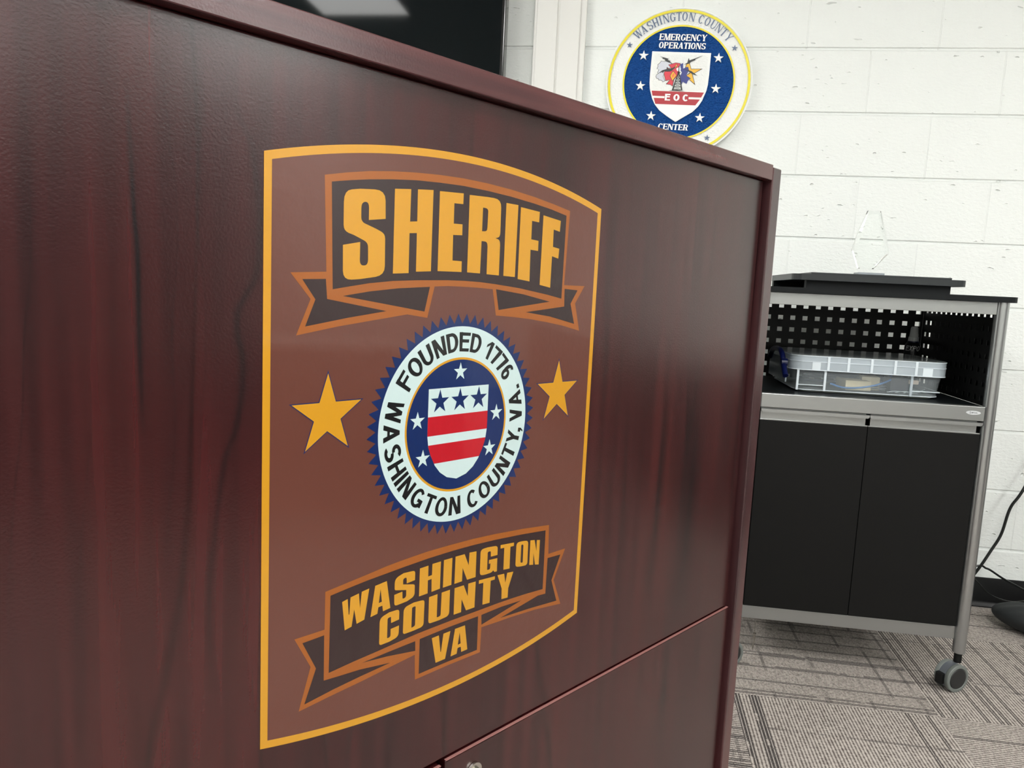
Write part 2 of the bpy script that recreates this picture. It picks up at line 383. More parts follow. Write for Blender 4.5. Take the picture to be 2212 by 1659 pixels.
def carpet_material():
    m = bpy.data.materials.new('striped_carpet_tiles'); m.use_nodes = True; nt = m.node_tree; b = nt.nodes['Principled BSDF']
    tc = N(nt, 'TexCoord'); sep = N(nt, 'SeparateXYZ'); nt.links.new(tc.outputs['Object'], sep.inputs[0])
    T = .5
    x = math_n(nt, 'DIVIDE', math_n(nt, 'SUBTRACT', sep.outputs[0], .84 - 10), T); y = math_n(nt, 'DIVIDE', math_n(nt, 'SUBTRACT', sep.outputs[1], 1.937 - 10), T)
    ix = math_n(nt, 'FLOOR', x); iy = math_n(nt, 'FLOOR', y)
    fx = math_n(nt, 'SUBTRACT', x, ix); fy = math_n(nt, 'SUBTRACT', y, iy)
    par = math_n(nt, 'MODULO', math_n(nt, 'ADD', ix, iy), 2.0)       # 0 / 1 quarter turned
    def sel(a, c): return math_n(nt, 'ADD', math_n(nt, 'MULTIPLY', a, math_n(nt, 'SUBTRACT', 1.0, par)), math_n(nt, 'MULTIPLY', c, par))
    across = sel(fx, fy); along = sel(fy, fx)
    tid = math_n(nt, 'ADD', math_n(nt, 'MULTIPLY', ix, 7.31), math_n(nt, 'MULTIPLY', iy, 3.77))
    rows = 62
    rid = math_n(nt, 'FLOOR', math_n(nt, 'MULTIPLY', across, rows))
    wn = N(nt, 'TexWhiteNoise', noise_dimensions='2D'); cv = N(nt, 'CombineXYZ'); nt.links.new(rid, cv.inputs[0]); nt.links.new(tid, cv.inputs[1]); nt.links.new(cv.outputs[0], wn.inputs['Vector'])
    # segments along a row: dark yarn comes and goes
    n2 = N(nt, 'TexNoise'); n2.inputs['Scale'].default_value = 1.0; n2.inputs['Detail'].default_value = 2
    c2 = N(nt, 'CombineXYZ'); nt.links.new(math_n(nt, 'MULTIPLY', rid, 3.17), c2.inputs[0]); nt.links.new(math_n(nt, 'MULTIPLY', along, 4.0), c2.inputs[1]); nt.links.new(tid, c2.inputs[2]); nt.links.new(c2.outputs[0], n2.inputs['Vector'])
    darkrow = math_n(nt, 'MULTIPLY', math_n(nt, 'LESS_THAN', wn.outputs['Value'], .15), math_n(nt, 'GREATER_THAN', n2.outputs['Fac'], .36))
    ph = math_n(nt, 'FRACT', math_n(nt, 'MULTIPLY', across, rows))
    rib = math_n(nt, 'ABSOLUTE', math_n(nt, 'SUBTRACT', math_n(nt, 'MULTIPLY', ph, 2.0), 1.0))
    rib = math_n(nt, 'POWER', rib, 1.3)
    tuft = N(nt, 'TexNoise'); tuft.inputs['Scale'].default_value = 1.0; tuft.inputs['Detail'].default_value = 3
    c3 = N(nt, 'CombineXYZ'); nt.links.new(math_n(nt, 'MULTIPLY', across, rows * 1.0), c3.inputs[0]); nt.links.new(math_n(nt, 'MULTIPLY', along, 110.0), c3.inputs[1]); nt.links.new(tid, c3.inputs[2]); nt.links.new(c3.outputs[0], tuft.inputs['Vector'])
    tf = math_n(nt, 'MULTIPLY', math_n(nt, 'SUBTRACT', tuft.outputs['Fac'], .5), 1.5)
    k = math_n(nt, 'SUBTRACT', math_n(nt, 'ADD', rib, 0.0), tf); 
    cl = N(nt, 'Clamp'); nt.links.new(k, cl.inputs[0]); k = cl.outputs[0]
    warm = N(nt, 'TexNoise'); warm.inputs['Scale'].default_value = 5; nt.links.new(tc.outputs['Object'], warm.inputs['Vector'])
    light = mixc(nt, warm.outputs['Fac'], (.60, .545, .495, 1), (.52, .475, .44, 1))
    groove = mixc(nt, wn.outputs['Value'], (.075, .058, .053, 1), (.13, .105, .098, 1))
    c = mixc(nt, k, light, groove)
    c = mixc(nt, math_n(nt, 'MULTIPLY', math_n(nt, 'MULTIPLY', darkrow, math_n(nt, 'GREATER_THAN', math_n(nt, 'ADD', rib, math_n(nt, 'MULTIPLY', tf, .6)), .12)), .72), c, (.034, .031, .033, 1))
    # short dark cross threads every now and then
    s = math_n(nt, 'FLOOR', math_n(nt, 'MULTIPLY', along, 62)); w2 = N(nt, 'TexWhiteNoise', noise_dimensions='2D'); c4 = N(nt, 'CombineXYZ'); nt.links.new(s, c4.inputs[0]); nt.links.new(math_n(nt, 'ADD', tid, 31.7), c4.inputs[1]); nt.links.new(c4.outputs[0], w2.inputs['Vector'])
    n5 = N(nt, 'TexNoise'); n5.inputs['Scale'].default_value = 1; c5 = N(nt, 'CombineXYZ'); nt.links.new(math_n(nt, 'MULTIPLY', across, 5.0), c5.inputs[0]); nt.links.new(math_n(nt, 'MULTIPLY', s, 2.3), c5.inputs[1]); nt.links.new(tid, c5.inputs[2]); nt.links.new(c5.outputs[0], n5.inputs['Vector'])
    cross = math_n(nt, 'MULTIPLY', math_n(nt, 'LESS_THAN', w2.outputs['Value'], .07), math_n(nt, 'GREATER_THAN', math_n(nt, 'ADD', n5.outputs['Fac'], math_n(nt, 'MULTIPLY', tf, .5)), .52))
    c = mixc(nt, math_n(nt, 'MULTIPLY', cross, .55), c, (.055, .05, .05, 1))
    nt.links.new(c, b.inputs['Base Color']); b.inputs['Roughness'].default_value = .95; b.inputs['Specular IOR Level'].default_value = .1
    bp = N(nt, 'Bump'); bp.inputs['Strength'].default_value = .6; bp.inputs['Distance'].default_value = .002; nt.links.new(math_n(nt, 'SUBTRACT', 1.0, k), bp.inputs['Height']); nt.links.new(bp.outputs[0], b.inputs['Normal'])
    return m
M_carpet = carpet_material()

# ------------------------------------------------------------------ the room
X0, X1, Y0, ZC = -3.2, 6.6, -4.6, 2.75
def struct(name, bm, m, smooth=False): return link(name, bm, m, None, smooth, kind='structure')
bm = bmesh.new(); box(bm, X0, X1, Y0, WALL + .12, -.06, 0); struct('floor', bm, M_carpet)
bm = bmesh.new(); box(bm, X0, X1, Y0, WALL + .12, ZC, ZC + .06); struct('ceiling', bm, M_ceil)

# block wall: courses with concave mortar joints running its whole length
bm = bmesh.new(); prof = []
z0 = -.0012; prof.append((0, 0))
for k in range(1, 14):
    z = z0 + .2032 * k
    if z > ZC - .02: break
    for dz, dy in ((-.0062, 0), (-.0050, .0012), (-.0036, .0042), (-.0010, .0052), (.0016, .0044), (.0040, .0022), (.0058, .0006), (.0070, 0)):
        prof.append((z - dz if False else z + (-dz), dy))
prof = sorted(prof); prof.append((ZC, 0))
va = [bm.verts.new((X0, WALL + dy, z)) for z, dy in prof]; vb = [bm.verts.new((X1, WALL + dy, z)) for z, dy in prof]
for i in range(len(prof) - 1): bm.faces.new((va[i], vb[i], vb[i + 1], va[i + 1]))
q = [bm.verts.new((x, WALL + .12, z)) for x, z in ((X0, 0), (X1, 0), (X1, ZC), (X0, ZC))]; bm.faces.new(q[::-1])
struct('wall_back', bm, M_wall)
bm = bmesh.new(); box(bm, X1, X1 + .1, Y0, WALL + .12, 0, ZC); struct('wall_right', bm, M_wall)
bm = bmesh.new(); box(bm, X0 - .1, X0, Y0, WALL + .12, 0, ZC); struct('wall_left', bm, M_wall)
bm = bmesh.new(); box(bm, X0, X1, Y0 - .1, Y0, 0, ZC); struct('wall_front', bm, M_wall)

# cove base along the block wall
bm = bmesh.new()
pr = [(0, 0), (-.012, 0), (-.0125, .0025), (-.010, .006), (-.006, .012), (-.0035, .020), (-.003, .098), (-.0015, .1016), (0, .1016)]
A = [bm.verts.new((X0, WALL + a, b)) for a, b in pr]; B = [bm.verts.new((X1, WALL + a, b)) for a, b in pr]
for i in range(len(pr) - 1): bm.faces.new((A[i + 1], A[i], B[i], B[i + 1]))
bm.faces.new(A); bm.faces.new(B[::-1])
struct('baseboard_back', bm, M_base, True)

# white two-channel cover strip running up the wall
bm = bmesh.new(); yb = WALL
box(bm, -.364, -.188, yb - .028, yb, .10, ZC, .002)
box(bm, -.3545, -.2855, yb - .034, yb - .027, .10, ZC, .0015)
box(bm, -.2775, -.2085, yb - .034, yb - .027, .10, ZC, .0015)
struct('trim_1', bm, M_trim)

# ceiling troffers
M_diff = bpy.data.materials.new('lit_diffuser'); M_diff.use_nodes = True; nt = M_diff.node_tree; nt.nodes.clear()
em = N(nt, 'Emission'); em.inputs[0].default_value = (1.0, .995, .965, 1); em.inputs[1].default_value = LIGHT; ou = N(nt, 'OutputMaterial'); nt.links.new(em.outputs[0], ou.inputs[0])
first = None
for i, (tx, ty_) in enumerate(TROFFERS):
    where = ('front', 'rear')[i // 4] + ' row, ' + ('above the television side', 'above the rolling cart column', 'above the tables', 'nearest the right wall')[i % 4]
    t = empty('ceiling_light', (tx, ty_, ZC), label='long recessed ceiling light panel, ' + where, category='ceiling light', group='ceiling light panels')
    if first is None:
        bm = bmesh.new()
        for a in ((-.31, .31, -.61, -.59), (-.31, .31, .59, .61), (-.31, -.29, -.59, .59), (.29, .31, -.59, .59)): box(bm, *a, -.02, 0)
        fr = link('frame', bm, M_trim, t)
        bm = bmesh.new(); box(bm, -.29, .29, -.59, .59, -.012, -.004); di = link('diffuser', bm, M_diff, t); first = (fr, di)
    else:
        for o in first:
            c = o.copy(); COL.objects.link(c); c.parent = t

# ------------------------------------------------------------------ mahogany cabinet (front faces the camera, turned from the wall)
PHI = 0.9517616; UX = Vector((math.cos(PHI), math.sin(PHI), 0)); NX = Vector((-math.sin(PHI), math.cos(PHI), 0))
D0 = .6; SC = .549
org = UX * SC + NX * D0
cab = empty('cabinet', org, PHI, label='tall dark mahogany laminate cabinet with the large sheriff decal on its front', category='cabinet')
HW = 1.242 - SC                    # half width
ZT = H + .2152; ZB = H + .1904; ZP = H - .5335
PR = .012                          # how far top and sides stand proud of the front panel
bm = bmesh.new(); box(bm, -HW + .03, HW - .03, -PR, .60, ZB, ZT, .0012); link('top_board', bm, M_woodh, cab)
for s in (-1, 1):
    bm = bmesh.new(); a, b = sorted((s * HW, s * (HW - .0305))); box(bm, a + (.0006 if s > 0 else 0), b - (0 if s > 0 else .0006), -PR - .0005, .60, .0, ZT - .0035, .0022, 3)
    link('side_panel', bm, M_woods, cab)
bm = bmesh.new(); box(bm, -HW + .034, HW - .0375, 0, .018, ZP, ZB - .0012, .0012); link('front_panel', bm, M_wood, cab)
bm = bmesh.new(); box(bm, -HW + .0305, HW - .0305, .019, .59, .06, ZB - .0002); link('carcass', bm, M_wood, cab)
bm = bmesh.new(); box(bm, .5500 - SC + .0, HW - .0375, -.0034, .0175, .085, ZP - .0026, .0022, 3); dr_ = link('door', bm, M_wood, cab)
bm = bmesh.new(); box(bm, -HW + .034, .5445 - SC, -.0034, .0175, .085, ZP - .0058, .0022, 3); dl_ = link('door', bm, M_wood, cab)
bm = bmesh.new(); box(bm, -HW + .0305, HW - .0305, .03, .05, 0, .084); link('plinth', bm, M_wood, cab)
# edging along the door tops, its pale colour painting in the highlight line
M_edge = mat('pale_highlight_strip', (.28, .13, .12, 1), .25)
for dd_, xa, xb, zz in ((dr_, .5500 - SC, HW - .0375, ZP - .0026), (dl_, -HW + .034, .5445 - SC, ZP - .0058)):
    bm = bmesh.new(); box(bm, xa + .001, xb - .001, -.0038, .0, zz - .0006, zz + .0003, .0003, 2); link('highlight_strip', bm, M_edge, dd_)
# cam lock near the top corner of the right door
lx, lz = .5949 - SC, H - .5685
bm = bmesh.new(); Mx = Matrix.Translation((lx, -.0034, lz)) @ Matrix.Rotation(PI / 2, 4, 'X')
pl = []
for i in range(28):
    a = math.radians(-115 + 295 * i / 27 - 30); pl.append((.0112 * math.cos(a), .0112 * math.sin(a)))
pl.append((-.0165, .004)); pl.append((-.0165, -.010))
prism(bm, pl, .0005, .0032, f=lambda x, y, z: tuple(Mx @ Vector((x, y, z))))
lk = link('lock', bm, M_steel, dr_, label='brushed metal lock plate')
bm = bmesh.new(); lathe(bm, [(.0066, .003), (.0066, .0052), (.0060, .0060), (.0050, .0060), (.0046, .0048), (.0042, .0058), (0, .0058)], M=Mx); link('lock_cylinder', bm, M_dark, lk, True)

# ------------------------------------------------------------------ sheriff decal
ART = json.loads('''{"sheriff":[[[[-149.9,218.0],[-149.4,222.6],[-147.8,226.1],[-145.2,228.5],[-141.4,229.8],[-132.7,231.4],[-116.7,232.8],[-111.2,232.6],[-107.3,231.1],[-104.8,228.1],[-103.9,223.8],[-103.3,207.2],[-122.4,204.4],[-122.5,215.6],[-122.8,217.9],[-123.6,219.5],[-124.9,220.3],[-126.8,220.4],[-126.8,220.4],[-128.6,219.8],[-130.0,218.6],[-130.7,216.8],[-131.0,214.5],[-130.9,206.3],[-130.6,204.3],[-129.7,202.8],[-128.2,201.5],[-126.1,200.7],[-114.2,197.2],[-108.2,195.1],[-106.1,194.0],[-104.6,192.7],[-103.7,191.0],[-103.3,188.9],[-102.8,163.3],[-103.4,159.3],[-105.4,156.2],[-108.8,154.0],[-113.4,152.6],[-130.5,149.9],[-140.0,149.0],[-144.1,149.2],[-147.0,150.5],[-148.8,153.0],[-149.5,156.6],[-150.0,179.8],[-131.4,183.7],[-131.4,167.2],[-131.1,165.0],[-130.2,163.5],[-128.8,162.6],[-126.7,162.5],[-126.7,162.5],[-124.7,162.9],[-123.3,164.0],[-122.5,165.7],[-122.2,168.0],[-122.6,179.6],[-122.9,181.6],[-123.8,183.2],[-125.3,184.5],[-127.4,185.5],[-138.5,189.5],[-144.1,190.9],[-146.5,191.9],[-148.3,193.4],[-149.3,195.4],[-149.7,197.9]]],[[[-93.3,236.2],[-73.8,238.2],[-74.0,207.4],[-65.2,208.4],[-65.5,239.0],[-45.8,240.7],[-45.7,161.0],[-64.8,159.7],[-65.2,197.2],[-74.3,196.4],[-74.0,157.9],[-93.1,156.6]]],[[[-37.4,240.7],[-5.2,242.2],[-5.3,231.4],[-17.6,231.0],[-17.4,210.6],[-5.3,210.9],[-5.1,199.8],[-17.7,199.2],[-17.3,173.3],[-4.4,173.2],[-4.2,162.2],[-36.9,161.6]]],[[[3.2,241.7],[28.7,242.5],[39.3,242.5],[44.0,241.9],[47.4,240.2],[49.5,237.4],[50.2,233.4],[50.6,207.5],[50.4,205.2],[49.8,203.5],[48.7,202.2],[47.1,201.5],[43.6,200.5],[47.2,199.8],[48.9,199.2],[50.0,198.0],[50.7,196.3],[51.0,194.0],[51.2,161.0],[32.4,161.5],[32.1,191.0],[31.7,193.2],[30.9,194.8],[29.4,195.7],[27.4,196.0],[22.9,196.0],[22.6,161.9],[3.8,162.2]],[[23.1,230.9],[27.1,230.8],[28.8,230.5],[30.0,229.8],[30.8,228.7],[31.0,227.1],[30.7,210.3],[30.4,208.7],[29.7,207.5],[28.5,206.8],[26.8,206.5],[23.0,206.3]]],[[[58.0,239.5],[77.0,239.2],[76.7,160.3],[58.3,160.9]]],[[[81.2,237.5],[113.0,235.4],[112.6,223.7],[100.6,224.3],[100.8,203.7],[113.1,202.9],[113.2,191.5],[100.3,192.1],[101.2,156.4],[81.4,158.3]]],[[[119.5,232.3],[150.5,228.8],[149.8,216.2],[138.6,217.8],[138.9,197.9],[150.4,196.5],[149.6,184.9],[138.1,187.0],[137.7,150.4],[118.9,153.1]]]],"washington":[[[[-143.0,-159.9],[-136.7,-158.5],[-135.2,-174.8],[-134.4,-175.1],[-133.4,-157.8],[-123.7,-156.3],[-122.0,-171.9],[-120.3,-155.5],[-111.4,-154.4],[-116.5,-185.4],[-125.6,-187.1],[-128.8,-171.3],[-131.5,-188.2],[-139.4,-189.7]]],[[[-104.2,-153.6],[-89.9,-152.2],[-84.5,-182.2],[-93.7,-183.2],[-94.7,-176.9],[-99.6,-177.3],[-100.7,-183.9],[-109.1,-185.0]],[[-97.5,-158.5],[-95.4,-172.5],[-99.2,-173.0]]],[[[-79.7,-157.3],[-79.4,-155.0],[-78.4,-153.2],[-76.9,-151.9],[-74.8,-150.9],[-68.5,-149.1],[-56.9,-149.7],[-55.2,-150.0],[-54.0,-150.6],[-53.3,-151.7],[-53.1,-153.1],[-53.1,-160.4],[-64.0,-161.3],[-64.2,-156.5],[-64.4,-155.6],[-64.8,-155.0],[-65.6,-154.7],[-66.5,-154.7],[-66.7,-154.8],[-67.6,-155.0],[-68.3,-155.5],[-68.7,-156.2],[-68.9,-157.1],[-68.8,-161.2],[-55.4,-164.5],[-54.4,-164.9],[-53.7,-165.4],[-53.2,-166.1],[-53.1,-166.9],[-53.0,-173.8],[-53.2,-175.7],[-54.0,-177.2],[-55.2,-178.4],[-57.0,-179.2],[-62.9,-181.0],[-75.9,-181.7],[-77.5,-181.5],[-78.6,-181.0],[-79.3,-180.0],[-79.6,-178.6],[-79.9,-169.6],[-69.4,-168.7],[-69.1,-175.2],[-69.0,-175.9],[-68.6,-176.5],[-68.0,-176.7],[-67.1,-176.7],[-66.7,-176.6],[-65.6,-176.3],[-64.9,-175.7],[-64.4,-174.7],[-64.3,-173.5],[-64.4,-168.3],[-77.5,-165.2],[-78.4,-164.9],[-79.1,-164.4],[-79.5,-163.8],[-79.6,-162.9]]],[[[-46.9,-149.3],[-35.2,-148.9],[-35.1,-161.0],[-29.8,-160.7],[-29.7,-148.4],[-17.7,-148.3],[-17.8,-179.0],[-29.7,-179.6],[-30.1,-164.9],[-35.3,-165.3],[-35.1,-179.8],[-46.9,-180.1]]],[[[-13.4,-147.9],[-1.1,-148.1],[-1.2,-179.0],[-13.5,-179.1]]],[[[3.5,-147.9],[17.1,-148.1],[24.1,-162.7],[24.5,-148.0],[35.4,-148.8],[35.6,-179.2],[22.4,-179.1],[14.9,-163.5],[14.7,-178.9],[3.3,-179.1]]],[[[41.9,-152.4],[42.2,-150.6],[43.2,-149.3],[44.8,-148.5],[47.1,-148.2],[52.8,-148.1],[64.3,-149.1],[66.6,-149.5],[68.2,-150.3],[69.2,-151.6],[69.5,-153.3],[69.7,-160.9],[58.8,-160.5],[58.5,-155.2],[58.3,-154.5],[57.9,-154.0],[57.3,-153.7],[56.4,-153.6],[55.9,-153.6],[54.9,-153.7],[54.1,-154.0],[53.6,-154.5],[53.5,-155.4],[53.6,-174.2],[53.7,-174.7],[54.0,-175.1],[54.5,-175.3],[55.1,-175.4],[56.1,-175.5],[57.1,-175.5],[57.9,-175.1],[58.4,-174.4],[58.5,-173.5],[58.6,-168.4],[56.0,-168.5],[56.2,-163.9],[69.7,-164.7],[69.9,-180.8],[66.0,-180.6],[63.8,-178.1],[62.3,-179.1],[61.5,-179.5],[60.5,-179.8],[59.3,-180.0],[57.9,-180.1],[51.7,-180.1],[46.9,-179.7],[44.8,-179.2],[43.3,-178.3],[42.4,-176.9],[42.1,-175.1]]],[[[74.3,-150.0],[97.1,-151.8],[97.1,-155.9],[91.2,-155.7],[91.4,-182.5],[80.9,-181.6],[80.7,-154.6],[74.4,-154.4]]],[[[101.5,-157.0],[101.9,-155.2],[102.9,-153.9],[104.5,-153.2],[106.9,-153.0],[112.3,-153.3],[117.3,-154.0],[119.6,-154.5],[121.2,-155.5],[122.1,-156.8],[122.5,-158.6],[122.7,-181.7],[122.4,-183.4],[121.4,-184.5],[119.8,-185.2],[117.5,-185.2],[112.3,-184.8],[106.8,-184.0],[104.4,-183.5],[102.7,-182.5],[101.7,-181.2],[101.4,-179.4]],[[110.1,-158.5],[110.2,-157.9],[110.6,-157.6],[111.2,-157.5],[112.0,-157.6],[112.0,-157.6],[112.9,-157.8],[113.5,-158.2],[113.9,-158.7],[114.0,-159.4],[114.2,-179.1],[114.1,-179.8],[113.7,-180.2],[113.1,-180.4],[112.2,-180.3],[112.2,-180.3],[111.3,-180.0],[110.7,-179.6],[110.3,-179.0],[110.1,-178.3]]],[[[126.2,-155.3],[133.9,-156.5],[138.3,-171.6],[138.2,-157.4],[143.9,-158.6],[143.9,-189.9],[137.0,-188.4],[133.2,-172.9],[133.5,-187.8],[126.4,-186.5]]]],"county":[[[[-97.5,-194.6],[-97.2,-192.3],[-96.3,-190.5],[-94.8,-189.2],[-92.6,-188.3],[-85.7,-186.6],[-76.3,-186.8],[-74.7,-187.1],[-73.6,-187.7],[-72.9,-188.7],[-72.7,-190.1],[-72.7,-198.0],[-83.0,-198.9],[-83.2,-193.1],[-83.3,-192.6],[-83.5,-192.3],[-83.9,-192.1],[-84.5,-192.1],[-85.9,-192.3],[-86.7,-192.4],[-87.2,-192.8],[-87.5,-193.3],[-87.6,-194.0],[-87.6,-213.2],[-87.5,-213.6],[-87.3,-213.9],[-87.0,-214.0],[-86.5,-214.1],[-85.4,-214.0],[-84.4,-213.7],[-83.7,-213.2],[-83.3,-212.4],[-83.2,-211.4],[-83.3,-205.3],[-72.5,-204.6],[-72.7,-212.3],[-73.0,-214.2],[-73.9,-215.7],[-75.3,-216.8],[-77.3,-217.4],[-84.6,-218.6],[-94.1,-218.8],[-95.6,-218.6],[-96.6,-218.1],[-97.3,-217.1],[-97.5,-215.7]]],[[[-67.0,-192.1],[-66.7,-189.8],[-65.6,-188.0],[-63.9,-186.8],[-61.5,-186.1],[-53.6,-184.9],[-42.8,-185.6],[-41.1,-185.9],[-39.9,-186.6],[-39.2,-187.7],[-39.0,-189.1],[-39.2,-211.1],[-39.5,-213.0],[-40.4,-214.5],[-42.0,-215.4],[-44.2,-215.8],[-52.8,-216.3],[-63.5,-216.3],[-65.1,-216.2],[-66.2,-215.6],[-66.9,-214.6],[-67.1,-213.2]],[[-55.8,-191.3],[-55.7,-190.6],[-55.4,-190.1],[-54.8,-189.8],[-54.0,-189.7],[-52.4,-189.6],[-51.8,-189.7],[-51.4,-189.9],[-51.1,-190.3],[-51.0,-190.8],[-51.0,-209.6],[-51.2,-210.5],[-51.6,-211.2],[-52.2,-211.6],[-53.2,-211.9],[-55.0,-212.2],[-55.4,-212.2],[-55.7,-212.1],[-55.8,-211.9],[-55.9,-211.5]]],[[[-32.8,-184.7],[-20.9,-184.4],[-20.8,-210.1],[-20.7,-210.5],[-20.5,-210.8],[-20.1,-211.0],[-19.6,-211.0],[-17.7,-210.9],[-16.7,-210.7],[-15.9,-210.3],[-15.5,-209.6],[-15.3,-208.7],[-15.0,-184.3],[-2.9,-184.2],[-2.8,-209.4],[-3.1,-211.4],[-4.1,-213.0],[-5.7,-214.0],[-8.0,-214.4],[-17.0,-215.1],[-28.8,-214.9],[-30.5,-214.7],[-31.7,-214.0],[-32.4,-213.0],[-32.7,-211.5]]],[[[3.9,-184.2],[17.7,-184.4],[24.6,-199.0],[24.6,-184.2],[36.2,-184.6],[35.9,-215.3],[22.7,-215.2],[15.3,-200.1],[15.2,-215.2],[4.0,-215.0]]],[[[41.3,-184.6],[67.2,-186.1],[67.1,-190.0],[60.4,-189.9],[60.1,-216.5],[48.6,-215.7],[48.5,-189.3],[41.3,-188.9]]],[[[71.4,-186.0],[82.6,-186.8],[85.3,-198.6],[87.9,-187.0],[98.3,-188.1],[90.8,-206.8],[90.5,-218.3],[79.9,-217.5],[79.5,-204.3]]]],"virginia":[[[[-26.8,-232.9],[-16.7,-232.8],[-13.6,-252.9],[-12.8,-253.1],[-10.1,-232.9],[0.2,-232.9],[-6.3,-263.4],[-20.1,-263.4]]],[[[7.0,-232.6],[22.1,-232.8],[27.4,-263.1],[17.9,-263.2],[16.9,-256.6],[12.1,-256.7],[11.0,-263.1],[1.8,-263.3]],[[14.4,-238.6],[16.6,-252.6],[12.2,-252.9]]]],"b1_outer":[[[[-170.0,238.9],[-146.6,244.1],[-122.8,248.5],[-96.0,252.0],[-67.7,254.6],[-37.8,256.4],[-6.0,257.2],[27.8,256.6],[63.9,254.6],[102.5,251.0],[135.4,246.7],[166.7,241.9],[163.3,154.2],[202.6,154.4],[186.1,132.8],[196.9,99.2],[164.6,105.6],[135.4,109.8],[104.9,113.4],[78.5,115.6],[49.6,117.2],[42.9,145.7],[20.4,146.7],[-0.1,147.0],[-22.0,147.0],[-39.9,146.0],[-48.2,114.3],[-74.0,117.6],[-118.8,111.1],[-153.4,106.1],[-196.2,98.4],[-182.3,130.4],[-202.5,152.8],[-166.7,155.0]]]],"b1_dark":[[[[-162.7,234.0],[-143.1,237.7],[-122.6,241.1],[-95.8,244.6],[-67.4,247.4],[-37.4,248.9],[-5.6,249.7],[28.3,248.9],[64.4,247.0],[103.1,243.7],[133.2,240.2],[160.5,235.8],[159.4,138.0],[134.2,142.0],[110.6,145.0],[83.9,148.3],[46.2,151.4],[22.4,152.8],[-0.4,153.2],[-22.3,153.0],[-63.5,151.4],[-92.5,149.6],[-119.8,146.5],[-140.7,143.0],[-159.9,139.6]]],[[[-190.8,147.5],[-167.1,148.6],[-165.5,130.8],[-99.3,120.6],[-143.4,114.0],[-187.4,106.2],[-177.5,130.2]]],[[[-149.0,133.9],[-119.6,138.8],[-86.5,142.7],[-46.1,145.5],[-52.2,120.6]]],[[[164.5,149.9],[189.2,148.8],[177.1,132.3],[186.2,107.8],[140.5,116.5],[97.6,121.3],[165.5,128.7]]],[[[48.0,145.9],[92.2,141.5],[138.5,134.0],[53.4,123.3]]]],"b2_outer":[[[[-161.9,-144.7],[-139.8,-142.2],[-113.5,-139.3],[-89.7,-136.4],[-66.6,-134.6],[-36.5,-133.0],[-4.5,-132.8],[29.3,-133.1],[65.3,-134.7],[111.4,-137.9],[159.9,-142.6],[161.6,-180.5],[194.5,-180.5],[174.8,-217.9],[191.2,-253.9],[141.4,-248.0],[97.9,-245.2],[72.2,-244.3],[48.7,-243.2],[48.1,-273.5],[-2.0,-272.6],[-48.6,-273.0],[-49.9,-244.4],[-82.1,-247.0],[-115.8,-249.9],[-154.4,-252.4],[-188.7,-255.1],[-176.6,-214.7],[-194.1,-182.0],[-162.1,-182.2]]]],"b2_dark":[[[[-156.2,-150.0],[-136.2,-147.7],[-113.3,-145.5],[-89.4,-144.0],[-66.3,-142.5],[-36.1,-140.9],[-4.1,-140.2],[29.7,-140.4],[65.7,-141.7],[111.9,-144.7],[153.8,-148.3],[154.2,-224.5],[123.0,-222.5],[96.3,-221.4],[70.7,-221.0],[42.6,-221.0],[-0.1,-220.8],[-46.5,-221.3],[-75.2,-222.9],[-101.8,-224.4],[-129.0,-225.7],[-156.6,-227.7]]],[[[-185.7,-188.3],[-162.4,-187.7],[-162.0,-233.6],[-144.5,-235.0],[-119.8,-236.8],[-82.3,-242.3],[-119.6,-244.2],[-151.1,-246.6],[-182.8,-250.1],[-170.8,-218.2]]],[[[-117.8,-230.5],[-86.5,-229.6],[-49.9,-229.0],[-49.5,-240.0],[-86.4,-234.0]]],[[[-43.8,-228.6],[-2.0,-227.6],[42.5,-227.9],[43.0,-268.9],[-2.2,-268.1],[-43.6,-268.2]]],[[[160.5,-185.6],[185.4,-186.5],[170.4,-217.2],[182.6,-247.5],[130.0,-243.4],[79.6,-240.8],[145.7,-230.9],[160.0,-232.0]]],[[[47.8,-227.9],[81.2,-227.2],[115.3,-228.7],[48.5,-240.0]]]]}''')
sea = org + UX * (.552 - SC) + Vector((0, 0, H - .15))
dec = empty('sheriff_decal', sea, PHI, label='large brown and gold sheriff decal stuck to the cabinet front', category='decal')
F = lambda u, v, o: (u / 1000, -o, v / 1000)
def dpart(name, loops_list, off, m, parent, **kw):
    bm = bmesh.new()
    for loops in loops_list: flat(bm, loops, off, F)
    return link(name, bm, m, parent, **kw)
top = arc3(227.4, 280.8, 250.4); bot = arc3(227.4, -302.4, -276.6)[::-1]
outline = top + bot
bm = bmesh.new(); prism(bm, outline[::-1], .0001, .0004, f=lambda u, v, o: F(u, v, o)); link('gold_border', bm, V_gold, dec)
ti = arc3(220.3, 273.4, 244.8); bi = arc3(220.3, -295.4, -270.9)[::-1]
field = dpart('brown_field', [[ti + bi]], .00050, V_field, dec)
for nm, o, dk, txt in (('upper_banner', 'b1_outer', 'b1_dark', ['sheriff']), ('lower_banner', 'b2_outer', 'b2_dark', ['washington', 'county', 'virginia'])):
    bn = dpart(nm.replace('upper_', '').replace('lower_', ''), ART[o], .00060, V_orange, dec, label='orange-edged ribbon banner reading ' + ('SHERIFF' if nm[0] == 'u' else 'WASHINGTON COUNTY VA'))
    dpart('banner_fill', ART[dk], .00070, V_dark, bn)
    for tname in txt: dpart('lettering', ART[tname], .00080, V_gold, bn)
for cx_, nm in ((-163.0, 'left'), (161.6, 'right')):
    st = dpart('star', [[star(cx_, 24.8, 41.6, 0)]], .00060, V_blue, dec, label='gold star with thin blue outline')
    dpart('star_fill', [[star(cx_, 24.8, 38.8, 0)]], .00070, V_gold, st)
NT = 61
